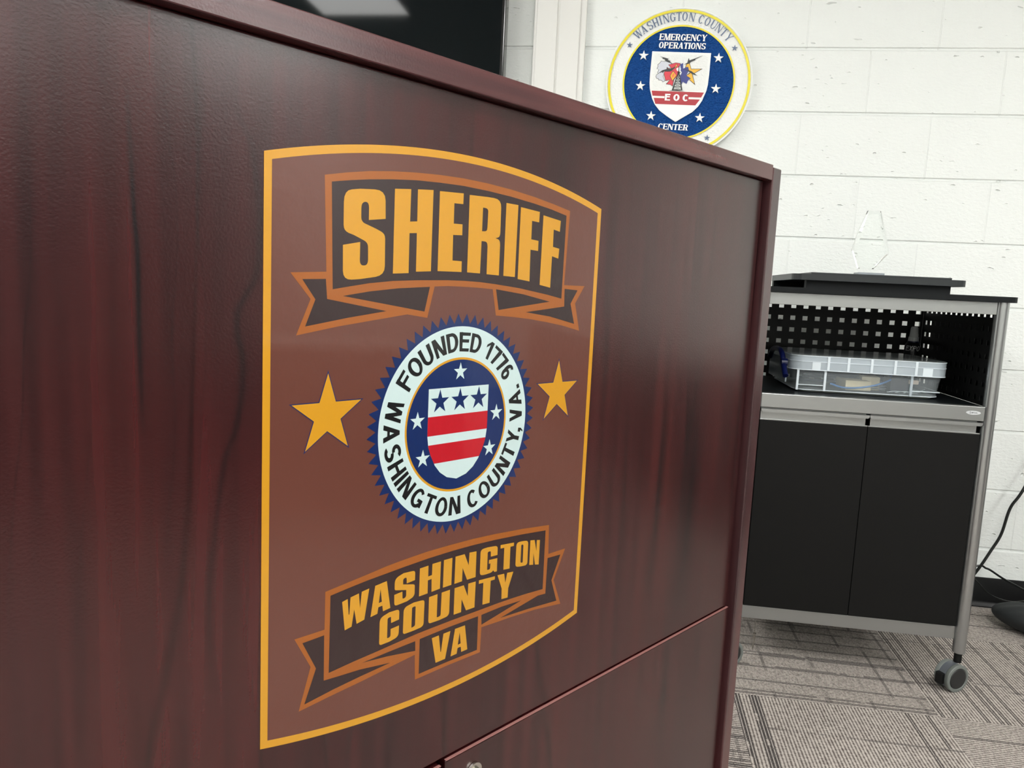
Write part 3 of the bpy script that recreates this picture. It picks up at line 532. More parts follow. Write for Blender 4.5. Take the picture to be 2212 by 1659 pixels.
teeth = [((119.2 if i % 2 == 0 else 108.6) * math.cos(PI / 2 + .05 + PI * i / NT), (119.2 if i % 2 == 0 else 108.6) * math.sin(PI / 2 + .05 + PI * i / NT)) for i in range(2 * NT)]
seal = dpart('seal', [[teeth]], .00060, V_blue, dec, label='round county seal with blue toothed edge')
dpart('white_ring', [[circ(0, 0, 105.6, 128), circ(0, 0, 72.7, 96)[::-1]]], .00070, V_white, seal)
dpart('gold_ring', [[circ(0, 0, 72.7, 96), circ(0, 0, 70.3, 96)[::-1]]], .00070, V_gold, seal)
dpart('blue_disc', [[circ(0, 0, 70.4, 96)]], .00068, V_blue, seal)
bm = bmesh.new()
text_on_circle(bm, [('F', 145.2), ('O', 133.6), ('U', 121.9), ('N', 109.8), ('D', 98.2), ('E', 87.2), ('D', 76.3), ('1', 62.8), ('7', 54.4), ('7', 46.0), ('6', 37.0)], 89.3, 20.4, 1.06, .205, .17, F, .00080)
text_on_circle(bm, [('W', 166.2), ('A', 180), ('S', 193), ('H', 204.8), ('I', 212.6), ('N', 220.8), ('G', 233.6), ('T', 245.4), ('O', 257), ('N', 269.6), ('C', 286.6), ('O', 298.8), ('U', 310.8), ('N', 322.6), ('T', 334.2), ('Y', 345.2), (',', 351.0), ('V', 362), ('A', 374)], 89.3, 20.4, 1.06, .205, .17, F, .00080, inward=True)
text_on_circle(bm, [('.', 382)], 89.3, 20.4, 1.06, .205, .17, F, .00080, inward=True)
link('ring_lettering', bm, V_black, seal)
for a in (90, 171, 213.2, 8.5, -32.8): dpart('small_star', [[star(57.4 * math.cos(math.radians(a)), 57.4 * math.sin(math.radians(a)), 10.0)]], .00080, V_white, seal)
R_ = [(43.0, 41.1), (43.0, -8.0), (41.2, -20), (37.5, -29.5), (31.5, -40.5), (24, -49), (14, -55.5), (0, -59.1)]
sh = R_ + [(-x, y) for x, y in R_[-2::-1]]
dpart('shield', [[sh]], .00080, V_white, seal)
def xs(y):                                  # half width of the shield at height y
    for (xa, ya), (xb, yb) in zip(R_, R_[1:]):
        if yb <= y <= ya: return xa + (xb - xa) * (ya - y) / (ya - yb)
    return 0
def stripe(y1, y0):
    ys = [y1 + (y0 - y1) * i / 8 for i in range(9)]
    return [(xs(y), y) for y in ys] + [(-xs(y), y) for y in ys[::-1]]
for y1, y0 in ((11.8, -8.4), (-18.1, -38.4)): dpart('red_stripe', [[stripe(y1, y0)]], .00090, V_red, seal)
for x in (-27.4, .8, 28.3): dpart('blue_star', [[star(x, 27.0, 13.2)]], .00090, V_blue, seal)

# ------------------------------------------------------------------ round sign on the wall
def pnt(n, c, r=.4, b=(300, .3, .0006)): return mat(n, c, r, bump=b)
P_white = pnt('sign_white_paint', (.93, .95, .93, 1)); P_wtex = mat('sign_white_textured', (.94, .96, .94, 1), .5, bump=(170, 1.0, .004))
P_yel = pnt('sign_yellow_paint', srgb(236, 222, 40)); P_blue = mat('sign_blue_textured', srgb(24, 90, 172), .42, spec=.3, bump=(190, 1.0, .022))
P_let = pnt('sign_slate_lettering', srgb(86, 106, 138)); P_red = pnt('sign_red_paint', srgb(178, 16, 36)); P_blk = pnt('sign_black_paint', srgb(22, 28, 26))
P_gold = pnt('sign_gold_paint', srgb(250, 186, 40)); P_nav = pnt('sign_navy_paint', srgb(36, 48, 134)); P_pale = pnt('sign_pale_grey_paint', srgb(214, 218, 228)); P_or = pnt('sign_orange_paint', srgb(240, 120, 50))
XS, ZS, RS = .1287, 1.708, .2385
YS = WALL - .030
sign = empty('round_sign', (XS, WALL, ZS), label='round emergency operations center sign on the white block wall, blue and white with yellow rings', category='sign')
ROT = math.radians(-1.4)
def G(u, v, o): return (RS * (u * math.cos(ROT) - v * math.sin(ROT)), -.030 - o, RS * (u * math.sin(ROT) + v * math.cos(ROT)))
def spart(name, loops_list, off, m, parent=sign, thick=0.0, raw=False, **kw):
    bm = bmesh.new(); g = (lambda u, v, o: (RS * u, -.030 - o, RS * v)) if raw else G
    for loops in loops_list:
        if thick and len(loops) == 1:
            lp = loops[0]; ar = sum(a[0] * b[1] - b[0] * a[1] for a, b in zip(lp, lp[1:] + lp[:1]))
            lp = lp if ar > 0 else lp[::-1]
            # prism with tessellated cap so that concave outlines work
            flat(bm, [lp], off, g); n = len(lp)
            a = [bm.verts.new(g(x, y, off - thick)) for x, y in lp]; b = [bm.verts.new(g(x, y, off)) for x, y in lp]
            for i in range(n): bm.faces.new((a[i], a[(i + 1) % n], b[(i + 1) % n], b[i]))
        else: flat(bm, loops, off, g)
    return link(name, bm, m, parent, **kw)
bm = bmesh.new(); prism(bm, circ(0, 0, 1, 128), -.030, 0, f=lambda u, v, o: (RS * u, -.030 - o, RS * v)); bmesh.ops.recalc_face_normals(bm, faces=bm.faces)
link('sign_board', bm, P_wtex, sign)
def ring(r0, r1): return [circ(0, 0, r0, 128), circ(0, 0, r1, 128)[::-1]]
rim = spart('white_rim', [ring(1.0, .985)], .002, P_white)
spart('yellow_ring', [ring(.974, .942)], .003, P_yel); spart('yellow_ring', [ring(.768, .746)], .003, P_yel)
spart('blue_field', [[circ(0, 0, .747, 96)]], .0006, P_blue)
bm = bmesh.new()
text_on_circle(bm, list(zip('WASHINGTON COUNTY', [134.0, 127.8, 121.5, 116.0, 111.4, 106.4, 100.5, 94.9, 89.6, 83.3, 78, 74.7, 68.8, 62.6, 56.8, 51.2, 45.0])), .878, .112, .84, .17, .07, G, .0030, sf=.06)
link('ring_lettering', bm, P_let, sign)
for a in (146, 34, -57.2): spart('slate_star', [[star(.862 * math.cos(math.radians(a)), .862 * math.sin(math.radians(a)), .045)]], .0030, P_let)
bm = bmesh.new()
text_line(bm, 'EMERGENCY', -.315, .322, .556, .086, .25, .10, G, .0060, gap=.11, sf=.06, slant=.07)
text_line(bm, 'OPERATIONS', -.315, .322, .449, .082, .25, .10, G, .0060, gap=.11, sf=.06, slant=.07)
link('white_lettering', bm, P_white, sign, label='white lettering reading EMERGENCY OPERATIONS'); bm = bmesh.new()
text_line(bm, 'CENTER', -.225, .185, -.640, .080, .25, .10, G, .0060, gap=.11, sf=.06, slant=.07)
link('white_lettering', bm, P_white, sign)
for x, y in ((-.510, .345), (.512, .342), (-.518, -.062), (.516, -.066), (-.334, -.462), (.338, -.462)): spart('white_star', [[star(x, y, .070)]], .0060, P_white, thick=.005)
hr = [(.406, .404), (.408, .12), (.404, -.02), (.392, -.10), (.350, -.225), (.305, -.305), (.232, -.385), (.105, -.468), (.012, -.530)]
shd = hr + [(-.400 - (.4 - x) * -1 if False else -x + .010, y) for x, y in hr[-2::-1]]
shp = spart('shield', [[shd]], .0055, P_white, thick=.005)
inner = [(.375, .372), (.375, .10), (.372, .0), (.362, -.108)]
spart('shield_panel', [[inner + [(-x + .008, y) for x, y in inner[::-1]]]], .0058, P_wtex, shp)
spart('red_band', [[[(-.355, -.122), (.362, -.122), (.330, -.190), (.160, -.190), (.160, -.218), (.316, -.218), (.262, -.298), (-.288, -.298), (-.318, -.218), (-.170, -.218), (-.170, -.190), (-.338, -.190)]]], .0062, P_red, shp)
bm = bmesh.new(); text_line(bm, 'EOC', -.165, .160, -.248, .090, .26, .20, G, .0070, gap=.42); link('band_lettering', bm, P_white, shp)
# emblem on the shield (measured on a 160 x 180 grid over the shield)
EK = lambda pts: [(6.8505e-4 * x + 6.64e-5 * y - .46646, 2.40e-5 * x - 6.7031e-4 * y + .53414) for x, y in pts]
def emb(name, polys, off, m): return spart(name, [[EK(p)] for p in polys], off, m, shp, raw=False)
emb('county_map', [[(265, 385), (330, 405), (345, 385), (480, 440), (430, 540), (410, 600), (330, 620), (300, 700), (340, 790), (290, 812), (265, 780), (205, 770), (200, 745), (165, 740), (150, 700), (165, 660), (205, 630), (180, 632), (210, 560), (170, 540), (195, 500), (190, 460), (230, 430)]], .0064, P_blk)
emb('map_fill', [[(268, 394), (330, 413), (347, 394), (468, 446), (424, 536), (404, 594), (326, 614), (292, 700), (330, 786), (292, 803), (270, 773), (211, 763), (206, 738), (171, 733), (158, 700), (171, 665), (225, 630), (190, 628), (219, 562), (180, 538), (203, 503), (198, 464), (234, 437)]], .0066, P_pale)
emb('red_cross', [[(400, 468), (550, 425), (650, 440), (620, 520), (640, 600), (560, 720), (520, 760), (490, 900), (440, 865), (350, 855), (430, 770), (345, 790), (308, 640), (330, 590), (375, 600), (370, 510), (440, 550), (450, 520)]], .0068, P_blk)
emb('cross_fill', [[(415, 473), (550, 433), (640, 447), (610, 520), (630, 600), (552, 716), (510, 756), (482, 886), (440, 856), (370, 852), (440, 765), (350, 778), (318, 640), (336, 598), (385, 606), (380, 525), (445, 562), (458, 520)]], .0070, pnt('sign_bright_red_paint', srgb(220, 48, 66)))
emb('blue_star_of_life', [[(640, 460), (697, 435), (697, 545), (760, 520), (800, 515), (812, 560), (800, 600), (760, 680), (835, 740), (790, 790), (765, 850), (690, 805), (660, 880), (625, 800), (640, 690), (650, 560)]], .0068, P_nav)
emb('gold_star', [[(735, 530), (762, 450), (830, 440), (860, 548), (1085, 548), (925, 640), (880, 640), (938, 875), (820, 770), (835, 735), (750, 685), (830, 620), (800, 575), (790, 510)]], .0066, P_blk)
emb('gold_star_fill', [[(748, 520), (772, 457), (822, 450), (853, 558), (1050, 556), (922, 632), (870, 650), (922, 845), (828, 765), (848, 738), (768, 685), (836, 640), (812, 575), (795, 505)]], .0070, P_gold)
emb('diamond', [[(495, 585), (565, 675), (485, 800), (432, 690)], [(570, 450), (592, 475), (540, 545), (520, 520)]], .0072, P_blk)
emb('diamond_fill', [[(496, 598), (557, 675), (486, 785), (441, 690)], [(569, 460), (583, 477), (541, 533), (528, 519)]], .0074, P_gold)
emb('diamond_heart', [[(505, 628), (535, 668), (490, 735), (468, 690)]], .0076, P_or)
emb('lightning', [[(230, 300), (415, 352), (385, 368), (455, 398), (430, 410), (480, 442), (380, 412), (345, 385), (330, 360), (275, 345), (300, 335)],
                  [(1100, 285), (930, 365), (950, 375), (850, 415), (835, 435), (710, 468), (780, 430), (808, 335), (822, 385)],
                  [(205, 638), (280, 580), (365, 555), (378, 510), (400, 550), (450, 545), (560, 500), (470, 590), (420, 605), (330, 590), (280, 640), (285, 610)],
                  [(700, 550), (860, 595), (905, 630), (985, 690), (900, 660), (850, 640), (800, 600)]], .0078, P_blk)
emb('white_knob', [[(x, y) for x, y in ((560, 545), (600, 520), (655, 540), (645, 585), (670, 620), (650, 670), (625, 660), (620, 600), (575, 590))]], .0074, P_white)
tw = [[(607, 490), (617, 490), (622, 640), (602, 640)], [(602, 600), (612, 600), (500, 975), (470, 975)], [(614, 600), (624, 600), (682, 975), (655, 975)], [(575, 620), (650, 620), (650, 632), (575, 632)],
      [(400, 985), (570, 965), (745, 1000), (570, 985)]]
for i in range(6):
    y0_, y1_ = 640 + 54 * i, 640 + 54 * (i + 1); k0, k1 = (y0_ - 600) / 375, (y1_ - 600) / 375
    a0, a1, b0, b1 = 607 - 122 * k0, 607 - 122 * k1, 617 + 50 * k0, 617 + 50 * k1
    tw += [[(a0, y0_), (a0 + 12, y0_), (b1, y1_), (b1 - 12, y1_)], [(b0 - 12, y0_), (b0, y0_), (a1 + 12, y1_), (a1, y1_)], [(a1, y1_ - 8), (b1, y1_ - 8), (b1, y1_), (a1, y1_)]]
emb('radio_tower', tw, .0080, P_blk)

# ------------------------------------------------------------------ television
tv = empty('television', (-1.16, WALL, 2.05), label='large black flat television on the wall, partly behind the cabinet', category='television')
M_scr = mat('dark_glossy_screen', (.003, .005, .006, 1), .05, spec=.13); M_bez = mat('glossy_black_bezel', (.008, .009, .010, 1), .12)
TW, TH = .712, .41
bm = bmesh.new(); box(bm, -TW, TW, -.118, -.06, -TH, TH, .004, 3); link('housing', bm, M_bez, tv)
bm = bmesh.new(); box(bm, -TW + .012, TW - .012, -.1188, -.117, -TH + .016, TH - .012); link('screen', bm, M_scr, tv)
bm = bmesh.new(); box(bm, -.25, .25, -.06, -.0, -.2, .2, .004); link('wall_mount', bm, M_black, tv)

# ------------------------------------------------------------------ rolling cart
cart = empty('rolling_cart', (.65, 2.105, 0), label='black and silver rolling media cart with perforated shelf and two doors', category='cart')
CX, CY = .65, 2.105
def cbox(name, x0, x1, y0, y1, z0, z1, m, parent=cart, bev=.001, **kw):
    bm = bmesh.new(); box(bm, x0 - CX, x1 - CX, y0 - CY, y1 - CY, z0, z1, bev); return link(name, bm, m, parent, **kw)
XL, XR, YF, YK = .359, .941, 2.105, 2.60
bm = bmesh.new(); prism(bm, rrect(.325 - CX, .975 - CX, 2.082 - CY, 2.635 - CY, .03), 1.0298, 1.0440); link('top_board', bm, M_topb, cart)
for lx_, ly_ in ((XL, YF), (XR, YF), (XL, YK), (XR, YK)):
    bm = bmesh.new(); cyl(bm, (lx_ - CX, ly_ - CY, .1015), (lx_ - CX, ly_ - CY, 1.0297), .0158, n=32); link('leg', bm, M_tube, cart, True)
cbox('top_rail', .374, .926, 2.096, 2.116, .9985, 1.0296, M_silver)
cbox('top_rail', .374, .926, 2.590, 2.610, .9985, 1.0296, M_silver)
cbox('shelf', .3686, .9314, 2.1152, 2.5875, .7535, .7625, M_topb)
cbox('shelf_lip', .374, .926, 2.092, 2.115, .7265, .7640, M_silver, bev=.0016)
bm = bmesh.new()
for a in (.374,): pass
box(bm, .374 - CX, .926 - CX, .0, .014, .1355, .1715, .0015); link('bottom_rail', bm, M_silver, cart)
cbox('bottom_rail', .374, .926, 2.590, 2.610, .1355, .1715, M_silver)
cbox('bottom_panel', .374, .926, 2.120, 2.589, .150, .158, M_black)
cbox('cabinet_back', .374, .926, 2.580, 2.588, .159, .753, M_black)
for xa, xb in ((.362, .3735), (.9265, .938)): cbox('side_wall', xa, xb, 2.122, 2.585, .159, .753, M_black)
def perforated(name, axis, fixed, a0, a1, z0, z1, ac, pitch_a, na, zc, pitch_z, nz, ha, hz, parent):
    """steel sheet with real square holes"""
    bm = bmesh.new(); A = [a0]; Z = [z0]
    for i in range(na): A += [ac + pitch_a * i - ha / 2, ac + pitch_a * i + ha / 2]
    for i in range(nz): Z += [zc + pitch_z * i - hz / 2, zc + pitch_z * i + hz / 2]
    A.append(a1); Z.append(z1)
    mk = (lambda a, z, t: (a - CX, fixed + t - CY, z)) if axis == 'x' else (lambda a, z, t: (fixed + t - CX, a - CY, z))
    th = .0012
    V0 = [[bm.verts.new(mk(a, z, 0)) for z in Z] for a in A]; V1 = [[bm.verts.new(mk(a, z, th)) for z in Z] for a in A]
    hole = lambda i, j: i % 2 == 1 and j % 2 == 1
    for i in range(len(A) - 1):
        for j in range(len(Z) - 1):
            if hole(i, j):
                c0 = [V0[i][j], V0[i + 1][j], V0[i + 1][j + 1], V0[i][j + 1]]; c1 = [V1[i][j], V1[i + 1][j], V1[i + 1][j + 1], V1[i][j + 1]]
                for k in range(4): bm.faces.new((c0[k], c0[(k + 1) % 4], c1[(k + 1) % 4], c1[k]))
            else:
                bm.faces.new((V0[i][j], V0[i + 1][j], V0[i + 1][j + 1], V0[i][j + 1])); bm.faces.new((V1[i][j], V1[i][j + 1], V1[i + 1][j + 1], V1[i + 1][j]))
    return link(name, bm, M_black, parent)
perforated('perforated_back', 'x', 2.5880, .3682, .9316, .7500, 1.0295, .5003 - .0378 * 3, .0378, 15, .7657, .03775, 7, .0152, .0137, cart)
perforated('perforated_side', 'y', .9318, 2.121, 2.5875, .7626, 1.0295, 2.138, .0352, 13, .7810, .0360, 7, .0140, .0128, cart)
perforated('perforated_side', 'y', .3680, 2.121, 2.5875, .7626, 1.0295, 2.138, .0352, 13, .7810, .0360, 7, .0140, .0128, cart)
for xa, nm_ in ((.9440, 'r'), (.3550, 'l')): cbox('side_liner', xa, xa + .0015, 2.150, 2.540, .764, .983, M_plate, bev=0)
# doors
for x0, x1, nm in ((.3765, .6494, 'l'), (.6506, .9235, 'r')):
    d = cbox('door', x0, x1, 2.098, 2.114, .1735, .6915, M_door, bev=.0012)
    cbox('door_header', x0 + .001 + (.004 if nm == 'r' else 0), x1 - (.008 if nm == 'r' else .005), 2.1035, 2.1130, .6917, .7245, M_silver, d, bev=.0006)
    cbox('header_edge', x0, x1, 2.0985, 2.1034, .6917, .6945, M_silver, d, bev=.0004)
    bm = bmesh.new(); xa, xb = x0 - CX, x1 - CX
    pol = [(xa, .7228), (xb, .7228), (xb, .7180), (xb - .0035, .7140), (xa + .0035, .7140), (xa, .7180)]
    prism(bm, pol, -.0155, -.0016, f=lambda x, z, y: (x, y, z)); bmesh.ops.recalc_face_normals(bm, faces=bm.faces)
    link('door_pull', bm, M_silver, d)
# oval badge on the shelf lip
bm = bmesh.new(); Bf = lambda u, v, o: (.8985 - CX + u, 2.092 - CY - o, .7475 + v)
el = [(.0175 * math.cos(2 * PI * i / 40), .0052 * math.sin(2 * PI * i / 40)) for i in range(40)]
prism(bm, el, .0001, .0008, f=Bf); bmesh.ops.recalc_face_normals(bm, faces=bm.faces); bd = link('badge', bm, mat('badge_silver', (.62, .64, .66, 1), .4, .3), cart)
bm = bmesh.new()
for i, (u, hh) in enumerate(((-.008, .006), (-.004, .0035), (-.001, .0035), (.002, .0042), (.005, .0034), (.008, .0034))):
    P_, W_ = glyph('SOFCOS'[i], .2, .16)
    for p in P_: flat(bm, [[(u + (x - .3) * .004, (y - .5) * hh) for x, y in p]], .0010, Bf)
link('badge_marking', bm, mat('badge_grey', (.12, .13, .14, 1), .5), bd)
# casters
def make_caster():
    t = bmesh.new(); cyl(t, (0, 0, .074), (0, 0, .1014), .0098, n=20); stem = link('caster', t, M_black, cart, True)
    for s in (-1, 1):
        b2 = bmesh.new(); Mw = Matrix.Translation((0, -.016, .0375)) @ Matrix.Rotation(PI / 2 * s, 4, 'Y')
        lathe(b2, [(0, .011), (.026, .011), (.0275, .0125), (.0275, .0215), (.0265, .0225), (0, .0225)], M=Mw, n=36, mi=1)
        lathe(b2, [(.0272, .0102), (.0360, .0102), (.0375, .0122), (.0375, .0200), (.0360, .0218), (.0300, .0226), (.0280, .0205), (.0272, .0102)], M=Mw, n=48, mi=0)
        bmesh.ops.recalc_face_normals(b2, faces=b2.faces); link('wheel', b2, [M_rubber, M_hub], stem, True)
    b3 = bmesh.new()
    pts = [(math.cos(math.radians(a)) * .0362, math.sin(math.radians(a)) * .0362) for a in range(-40, 221, 10)]
    prism(b3, pts, -.0100, .0100, f=lambda x, y, z: (z, x - .016, y + .0375)); bmesh.ops.recalc_face_normals(b3, faces=b3.faces)
    b4 = bmesh.new(); box(b4, -.0098, .0098, -.063, -.050, .022, .052, .002); link('brake_pedal', b4, M_black, stem)
    link('caster_hood', b3, mat('caster_grey', (.10, .11, .125, 1), .4), stem, True)
    return stem
cst = make_caster()
places = [((XR, YF), math.radians(-62)), ((XL, YF), math.radians(-62)), ((XR, YK), math.radians(40)), ((XL, YK), math.radians(-20))]
kids = [o for o in bpy.data.objects if o.parent == cst]
for i, ((x, y), a) in enumerate(places):
    c = cst
    if i:
        c = cst.copy(); COL.objects.link(c); c.parent = cart
        for k in kids: kk = k.copy(); COL.objects.link(kk); kk.parent = c
    c.location = (x - CX, y - CY, 0); c.rotation_euler = (0, 0, a)

# latch rod hanging below the cart on the left
bm = bmesh.new(); cyl(bm, (-.217, .095, .149), (-.217, .095, .052), .0010, n=8); cyl(bm, (-.217, .095, .052), (-.217, .095, .030), .0038, .0025, n=12); cyl(bm, (-.217, .095, .030), (-.219, .095, .004), .0018, n=8)
link('hanging_pin', bm, M_steel, cart)

# ------------------------------------------------------------------ riser on the cart top, thin plate, crystal award
ris = empty('monitor_riser', (.655, 2.27, 1.044), label='black monitor riser with rounded corners on the cart top', category='monitor riser')
bm = bmesh.new(); prism(bm, rrect(-.218, .217, -.130, .20, .028), .0215, .0375); link('riser_top', bm, M_plate, ris)
for y, xa in ((-.100, -.180), (.16, -.217)):
    bm = bmesh.new(); box(bm, xa, .180, y - .013, y + .013, 0, .0214, .0008); link('riser_foot', bm, M_topb, ris)
bm = bmesh.new(); box(bm, .484, .833, 2.150, 2.40, 1.0816, 1.0866, .0008)
tag = link('flat_tray', bm, M_plate, None, label='thin dark flat tray lying on the monitor riser', category='tray')
aw = empty('crystal_award', (.663, 2.27, 1.0867), label='clear crystal award standing on the dark tray', category='award')
bm = bmesh.new(); box(bm, -.0345, .0345, -.022, .022, 0, .0085, .0012); link('award_base', bm, mat('award_base_grey', (.30, .33, .36, 1), .25, .3), aw)
K = 2.27 / 2.3
pts = [(x * K - .663, (z - H) * K + H - 1.0867) for x, z in ((.652, 1.2669), (.6849, 1.2655), (.7045, 1.2056), (.7173, 1.1527), (.6804, 1.1070), (.6411, 1.1060), (.6209, 1.1577), (.6328, 1.2118))]
cx_, cz_ = sum(p[0] for p in pts) / 8, sum(p[1] for p in pts) / 8
bm = bmesh.new(); ins = [((x - cx_) * .84 + cx_, (z - cz_) * .90 + cz_ - .003) for x, z in pts]
def loopv(pp, y): return [bm.verts.new((x, y, z)) for x, z in pp]
a, b, c, e = loopv(ins, -.012), loopv(pts, -.006), loopv(pts, .006), loopv(ins, .012)
for p, q in ((a, b), (b, c), (c, e)):
    for i in range(8): bm.faces.new((p[i], p[(i + 1) % 8], q[(i + 1) % 8], q[i]))
bm.faces.new(a); bm.faces.new(e[::-1]); bmesh.ops.recalc_face_normals(bm, faces=bm.faces)
link('crystal', bm, M_glass, aw)

# ------------------------------------------------------------------ translucent bin on the shelf with its contents
M_clear = mat('clear_plastic', (.72, .80, .84, 1), .12); bb = M_clear.node_tree.nodes['Principled BSDF']; bb.inputs['Alpha'].default_value = .11
M_milky = mat('milky_plastic', (.62, .70, .76, 1), .3); M_milky.node_tree.nodes['Principled BSDF'].inputs['Alpha'].default_value = .52
M_rib = mat('frosted_rib', (.80, .88, .93, 1), .3); M_rib.node_tree.nodes['Principled BSDF'].inputs['Alpha'].default_value = .85
M_lid = mat('smoky_lid', (.20, .22, .22, 1), .15); M_lid.node_tree.nodes['Principled BSDF'].inputs['Alpha'].default_value = .55
BX, BY, BZ = .664, 2.34, .7630
bin_ = empty('storage_bin', (BX, BY, BZ), math.radians(.8), label='clear plastic storage bin with a blue handle on the cart shelf', category='storage bin')
def wallring(bm, o, i, z0, z1, oz=None, iz=None):
    """vertical band between outer rounded rectangles o (x,y half sizes, radius) at z0 and z1"""
    a = rrect(-o[0], o[0], -o[1], o[1], o[2], 8); b = rrect(-i[0], i[0], -i[1], i[1], i[2], 8)
    A = [bm.verts.new((x, y, z0)) for x, y in a]; B = [bm.verts.new((x, y, z1)) for x, y in b]; n = len(a)
    for k in range(n): bm.faces.new((A[k], A[(k + 1) % n], B[(k + 1) % n], B[k]))
def body(hx0, hy0, hx1, hy1, z0, z1, r=.03, t=.002):
    bm = bmesh.new(); wallring(bm, (hx0, hy0, r), (hx1, hy1, r), z0, z1); wallring(bm, (hx0 - t, hy0 - t, r - t), (hx1 - t, hy1 - t, r - t), z0 + t, z1)
    a = rrect(-hx0, hx0, -hy0, hy0, r, 8); bm.faces.new([bm.verts.new((x, y, z0)) for x, y in a][::-1])
    return bm
tubm = body(.188, .145, .195, .150, .006, .060); tub = link('tub', tubm, M_clear, bin_, True)
bm = bmesh.new(); wallring(bm, (.176, .136, .022), (.184, .142, .025), 0, .0062); bm.faces.new([bm.verts.new((x, y, 0)) for x, y in rrect(-.176, .176, -.136, .136, .022, 8)][::-1]); link('foot_rim', bm, mat('foot_plastic', (.40, .44, .40, 1), .4), bin_, True)
bm = bmesh.new(); wallring(bm, (.2035, .156, .034), (.2035, .156, .034), .0615, .0985); wallring(bm, (.2015, .154, .032), (.2015, .154, .032), .0615, .0985); link('rim_band', bm, M_milky, bin_, True)
bm = bmesh.new()
def hoop(bm, hx, hy, r, z, w=.0016, hgt=.0022):
    a = rrect(-hx - w, hx + w, -hy - w, hy + w, r + w, 8); b = rrect(-hx, hx, -hy, hy, r, 8); n = len(a)
    L = [[bm.verts.new((x, y, zz)) for x, y in pp] for pp, zz in ((a, z), (a, z + hgt), (b, z + hgt), (b, z))]
    for p, q in zip(L, L[1:] + L[:1]):
        for k in range(n): bm.faces.new((p[k], p[(k + 1) % n], q[(k + 1) % n], q[k]))
hoop(bm, .2030, .1555, .033, .0605); hoop(bm, .2030, .1555, .033, .0835, hgt=.0016); hoop(bm, .2030, .1555, .033, .0985, hgt=.0018)
hoop(bm, .1885, .1455, .030, .0050, hgt=.0022)
for x in (-.197, -.108, -.056, .004, .064, .118, ):
    if x > -.19: box(bm, x - .0032, x + .0032, -.1585, -.1553, .062, .0985)
for x0_, x1_ in ((-.184, -.112), (.112, .186)):
    for zz in (.0185,): box(bm, x0_, x1_, -.1505, -.1462, zz, zz + .0022)
    for xx in ((x1_ if x0_ < 0 else x0_), (x0_ if x0_ < 0 else x0_ + .0)): box(bm, xx - .003, xx + .003, -.1520, -.1470, .005, .061)
bmesh.ops.recalc_face_normals(bm, faces=bm.faces); link('ribs', bm, M_rib, bin_)
for xa, xb in ((-.150, -.128), (.135, .160)): bm = bmesh.new(); box(bm, xa, xb, -.1570, -.1562, .062, .083); link('rib_pad', bm, M_rib, bin_)
bm = bmesh.new(); prism(bm, rrect(-.2033, .2033, -.1558, .1558, .034, 8), .1003, .1025); link('lid', bm, M_lid, bin_)
# blue handle at the left end
M_bluep = mat('blue_plastic', srgb(12, 20, 66), .3)
bm = bmesh.new(); tube(bm, [(-.2145, -.142, .040), (-.2155, -.125, .056), (-.2160, -.108, .072), (-.2165, -.092, .092), (-.2165, -.055, .105), (-.2165, .0, .106), (-.2165, .05, .098), (-.2150, .085, .075)], .0075, n=12)
cyl(bm, (-.206, -.106, .074), (-.222, -.106, .074), .0115, n=20); link('handle', bm, M_bluep, bin_, True)
bm = bmesh.new(); box(bm, -.2085, -.2042, -.110, .12, .020, .085, .001); link('end_plate', bm, M_milky, bin_)
# contents
def inside(name, bm, m, label, cat, group=None, smooth=False):
    o = link(name, bm, m, None, smooth, label=label, category=cat)
    o.location = (BX, BY, BZ)
    if group: o['group'] = group
    return o
M_beige = mat('beige_plastic', srgb(224, 214, 180), .4); M_dkb = mat('dark_adapter', (.012, .014, .022, 1), .4)
bm = bmesh.new(); box(bm, -.06, .01, -.118, -.045, .009, .036, .002, M=Matrix.Rotation(math.radians(6), 4, 'Z')); inside('switch_box', bm, M_beige, 'beige plastic box lying inside the clear storage bin', 'plastic box')
bm = bmesh.new(); box(bm, .012, .060, -.085, -.02, .009, .046, .002, M=Matrix.Rotation(math.radians(-5), 4, 'Z')); inside('cable_tray', bm, M_beige, 'smaller beige block behind the blue cable in the storage bin', 'plastic box')
bm = bmesh.new(); box(bm, .070, .120, -.118, -.060, .009, .050, .003); inside('power_adapter', bm, M_dkb, 'dark blue power adapter brick in the storage bin', 'power adapter')
bm = bmesh.new(); tube(bm, [(-.090, -.130, .025), (-.055, -.132, .016), (-.01, -.133, .019), (.035, -.131, .030), (.075, -.11, .046), (.09, -.03, .054)], .0026, n=8); inside('network_cable', bm, mat('blue_cable', srgb(50, 110, 170), .35), 'light blue network cable curling in the storage bin', 'cable', smooth=True)
random.seed(4)
bm = bmesh.new(); P_ = []
for i in range(26): P_.append((-.02 + .11 * math.cos(i * .9) + random.uniform(-.02, .02), .02 + .08 * math.sin(i * .9) + random.uniform(-.02, .02), .016 + .0015 * i + random.uniform(-.002, .002)))
tube(bm, P_, .0030, n=8); inside('cable_coil', bm, mat('navy_cable', (.012, .022, .055, 1), .3), 'dark tangled cable coil filling the back of the storage bin', 'cable', smooth=True)
bm = bmesh.new(); P_ = []
for i in range(14): P_.append((.045 + .020 * math.cos(i * 1.0), -.100 + .014 * math.sin(i * 1.0), .012 + .0010 * i))
tube(bm, P_, .0021, n=8); inside('thin_cable', bm, mat('grey_cable', (.16, .18, .20, 1), .3), 'thin grey cable looped at the front of the storage bin', 'cable', smooth=True)
bm = bmesh.new(); box(bm, .115, .140, -.128, -.118, .036, .047, .002, M=None); inside('cable_plug', bm, mat('plug_tan', srgb(214, 196, 180), .4), 'small tan plug end in the storage bin beside the adapter', 'plug')
bm = bmesh.new()
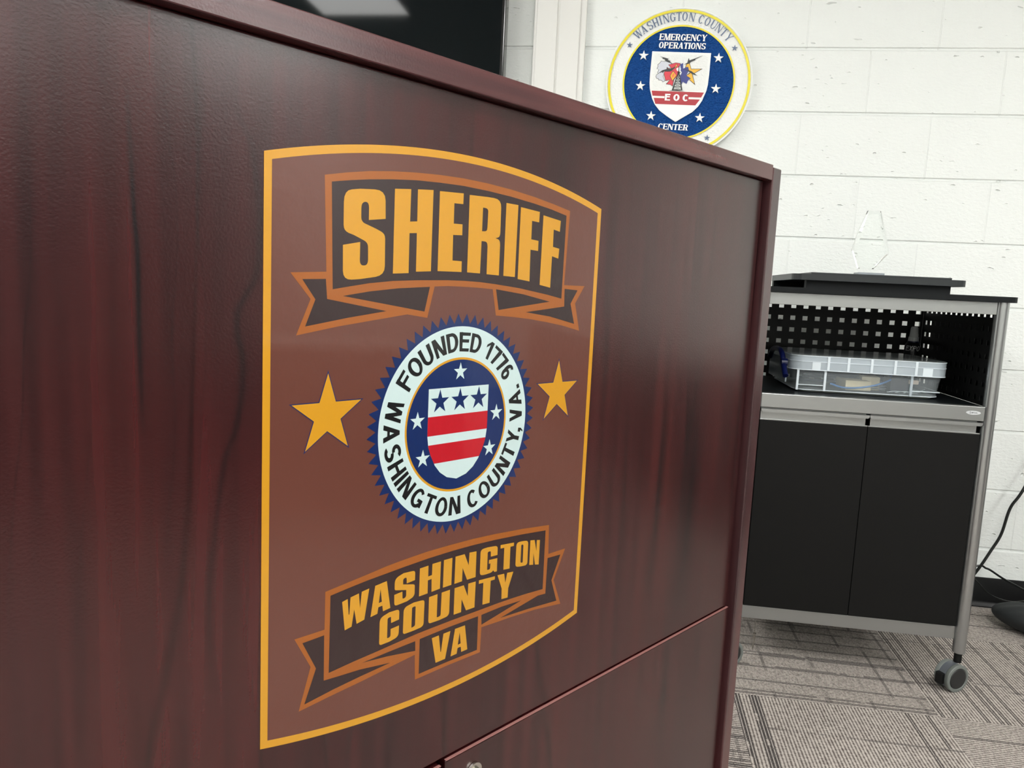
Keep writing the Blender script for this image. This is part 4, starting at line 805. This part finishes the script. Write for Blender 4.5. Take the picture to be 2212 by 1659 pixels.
for a in range(5):
    tube(bm, [(.06 + .11 * a / 5, -.128, .011), (.09 + .08 * a / 5, -.122 + .004 * a, .014), (.14 + .02 * a / 5, -.128, .012 + .003 * a)], .0010, n=6)
inside('plastic_bag', bm, mat('clear_bag', (.5, .56, .58, 1), .2), 'crumpled clear plastic bag edge in the right front of the storage bin', 'bag', smooth=True)

# ------------------------------------------------------------------ spray bottle behind the bin
bt = empty('spray_bottle', (.893, 2.541, .7626), label='dark whiteboard cleaner spray bottle with grey nozzle behind the storage bin', category='bottle')
M_cap = mat('grey_cap', (.75, .76, .76, 1), .4); M_lab = mat('black_label', (.010, .010, .012, 1), .35)
bm = bmesh.new(); lathe(bm, [(0, 0), (.021, 0), (.023, .003), (.023, .120), (.021, .130), (.0155, .137), (0, .137)], n=40); link('bottle_body', bm, M_lab, bt, True)
bm = bmesh.new(); lathe(bm, [(.0158, .128), (.0165, .132), (.0165, .1395), (0, .1395)], n=32); link('blue_collar', bm, M_bluep, bt, True)
bm = bmesh.new(); lathe(bm, [(.0, .1396), (.0150, .1396), (.0145, .152), (.0125, .153), (.0105, .180), (.0080, .184), (0, .184)], n=32); link('nozzle', bm, M_cap, bt, True)
bm = bmesh.new()
Lf = lambda u, v, o: ((.0230 + o) * math.sin(u / .023), -(.0230 + o) * math.cos(u / .023), v)
text_line(bm, 'EXPO', -.029, .013, .110, .0155, .2, .16, Lf, .0004, gap=.08, slant=.2); link('label_lettering', bm, mat('label_white', (.6, .6, .6, 1), .4), bt)

# ------------------------------------------------------------------ cables at the wall by the cart
yc = WALL - .02
def cable(pts, r, label):
    bm = bmesh.new(); tube(bm, pts, r, n=10); return link('power_cable', bm, M_cable, None, True, label=label, category='cable')
s_ = lambda x, z, y=2.68: (x * y / 2.68, y, (z - H) * y / 2.68 + H)
cable([(1.42, WALL - .012, .640), (1.42, 2.712, .632), s_(1.3336, .4348), s_(1.3000, .365), s_(1.2830, .275), s_(1.2577, .2147), s_(1.2261, .1475), s_(1.19, .09, 2.69), (1.12, 2.66, .03), (1.02, 2.66, .012)], .0046, 'thick black cable rising up the block wall to the right')
cable([s_(1.15, .13, 2.69), s_(1.2255, .160), s_(1.25, .154), s_(1.2655, .1481), s_(1.31, .122), s_(1.3753, .092), s_(1.45, .06, 2.66), (1.6, 2.62, .03)], .0034, 'black cable crossing just above the baseboard behind the cart leg')
cable([s_(1.17, .16, 2.69), s_(1.2304, .1025), s_(1.2754, .0635), s_(1.3349, .0473), s_(1.3799, .0538), s_(1.47, .08, 2.67), (1.6, 2.66, .10)], .0026, 'thin glossy black cable drooping in front of the baseboard')

out = empty('wall_outlet', (1.42, WALL, .655), label='white power outlet plate on the block wall where the thick black cable plugs in', category='wall outlet')
bm = bmesh.new(); box(bm, -.035, .035, -.006, 0, -.057, .057, .002); link('cover_plate', bm, M_trim, out)
for zz in (-.019, .019):
    bm = bmesh.new(); prism(bm, rrect(-.016, .016, zz - .014, zz + .014, .008), -.0085, -.0058, f=lambda x, z, y: (x, y, z)); bmesh.ops.recalc_face_normals(bm, faces=bm.faces); link('socket', bm, mat('socket_white', (.7, .7, .68, 1), .4), out)
# ------------------------------------------------------------------ black padded bag at the right edge
bm = bmesh.new(); bmesh.ops.create_icosphere(bm, subdivisions=5, radius=1.0)
for v in bm.verts:
    p = v.co.copy()
    q4 = math.sqrt((1 - p.x ** 4) / max(1e-4, 1 - p.x ** 2)) if abs(p.x) < .999 else 1.0
    x = p.x * .270; y = p.y * .085 * q4; z = p.z * q4
    taper = .86 + .14 * min(1, (p.x + 1) * 1.0)
    zz = z * .052 * taper; zz = max(zz, -.0475)
    wr = .0045 * math.sin(p.x * 14 + p.y * 5) * max(0, p.z) * max(0, min(1, (p.x + .75) * 3)) + .003 * math.sin(p.y * 17 - p.x * 9) * max(0, p.z)
    v.co = Vector((x, y * taper, zz + wr + .0480))
bag = link('soft_bag', bm, mat('dull_black_fabric', (.011, .014, .015, 1), .6, bump=(90, .4, .002)), None, True, label='black soft bag lying on the carpet at the right edge', category='bag')
bag.location = (1.470, 2.450, 0); bag.rotation_euler = (0, 0, math.radians(-33))
bm = bmesh.new(); tube(bm, [(-.14, -.03, .092), (-.10, -.02, .104), (-.04, -.01, .108), (.02, 0, .100)], .006, n=8)
link('bag_strap', bm, mat('teal_strap', (.02, .05, .045, 1), .5), bag, True)

# ------------------------------------------------------------------ unseen furniture on the right, added for the cabinet's gloss to reflect
M_tab = mat('pale_table_laminate', (.60, .57, .52, 1), .22); M_seat = mat('dark_table_panel', (.022, .018, .018, 1), .6); M_loc = mat('charcoal_locker_steel', (.018, .016, .017, 1), .5)
def table(x0, x1, y0, y1, label, front):
    t = empty('added_table', ((x0 + x1) / 2, (y0 + y1) / 2, 0), label=label, category='table', group='added conference tables')
    hx, hy = (x1 - x0) / 2, (y1 - y0) / 2
    bm = bmesh.new(); box(bm, -hx, hx, -hy, hy, .712, .74, .002); link('tabletop', bm, M_tab, t)
    bm = bmesh.new()
    if front == 'y': box(bm, -hx + .02, hx - .02, -hy + .03, -hy + .05, .03, .711)
    else: box(bm, -hx + .03, -hx + .05, -hy + .02, hy - .02, .03, .711)
    link('modesty_panel', bm, M_seat, t)
    for sx in (-1, 1):
        for sy in (-1, 1):
            bm = bmesh.new(); cyl(bm, (sx * (hx - .075), sy * (hy - .085), 0), (sx * (hx - .075), sy * (hy - .085), .711), .018); link('leg', bm, M_tube, t, True)
table(1.95, 3.75, 2.08, 2.68, 'unseen pale topped conference table added for reflections, against the block wall, right of the cart', 'y')
table(3.80, 5.60, 2.08, 2.68, 'unseen pale topped conference table added for reflections, against the block wall, far right', 'y')
table(2.25, 2.85, -.35, 1.15, 'unseen pale topped conference table added for reflections, standing free, nearer the block wall', 'x'); table(2.25, 2.85, -1.95, -.40, 'unseen pale topped conference table added for reflections, standing free, farther from the block wall', 'x')
for k, y in enumerate((-.75, -1.70, -2.65, -3.60)):  # lockers added to darken the reflection in the left of the cabinet front
    t = empty('added_locker', (6.27, y, 0), label='unseen tall charcoal locker added for a dark reflection, by the right wall, number %s from the block wall' % ('one', 'two', 'three', 'four', 'five')[k], category='locker', group='added charcoal lockers')
    bm = bmesh.new(); box(bm, -.28, .30, -.465, .465, 0, 2.66, .004); link('body', bm, M_loc, t)
    for s_y in (-1, 1):
        bm = bmesh.new(); a, b = sorted((s_y * .004, s_y * .460)); box(bm, -.300, -.281, a, b, .05, 2.62, .002); dd = link('door', bm, M_loc, t)
        bm = bmesh.new(); box(bm, -.325, -.3005, s_y * .035 - .006, s_y * .035 + .006, 1.0, 1.15, .003); link('handle', bm, M_steel, dd)
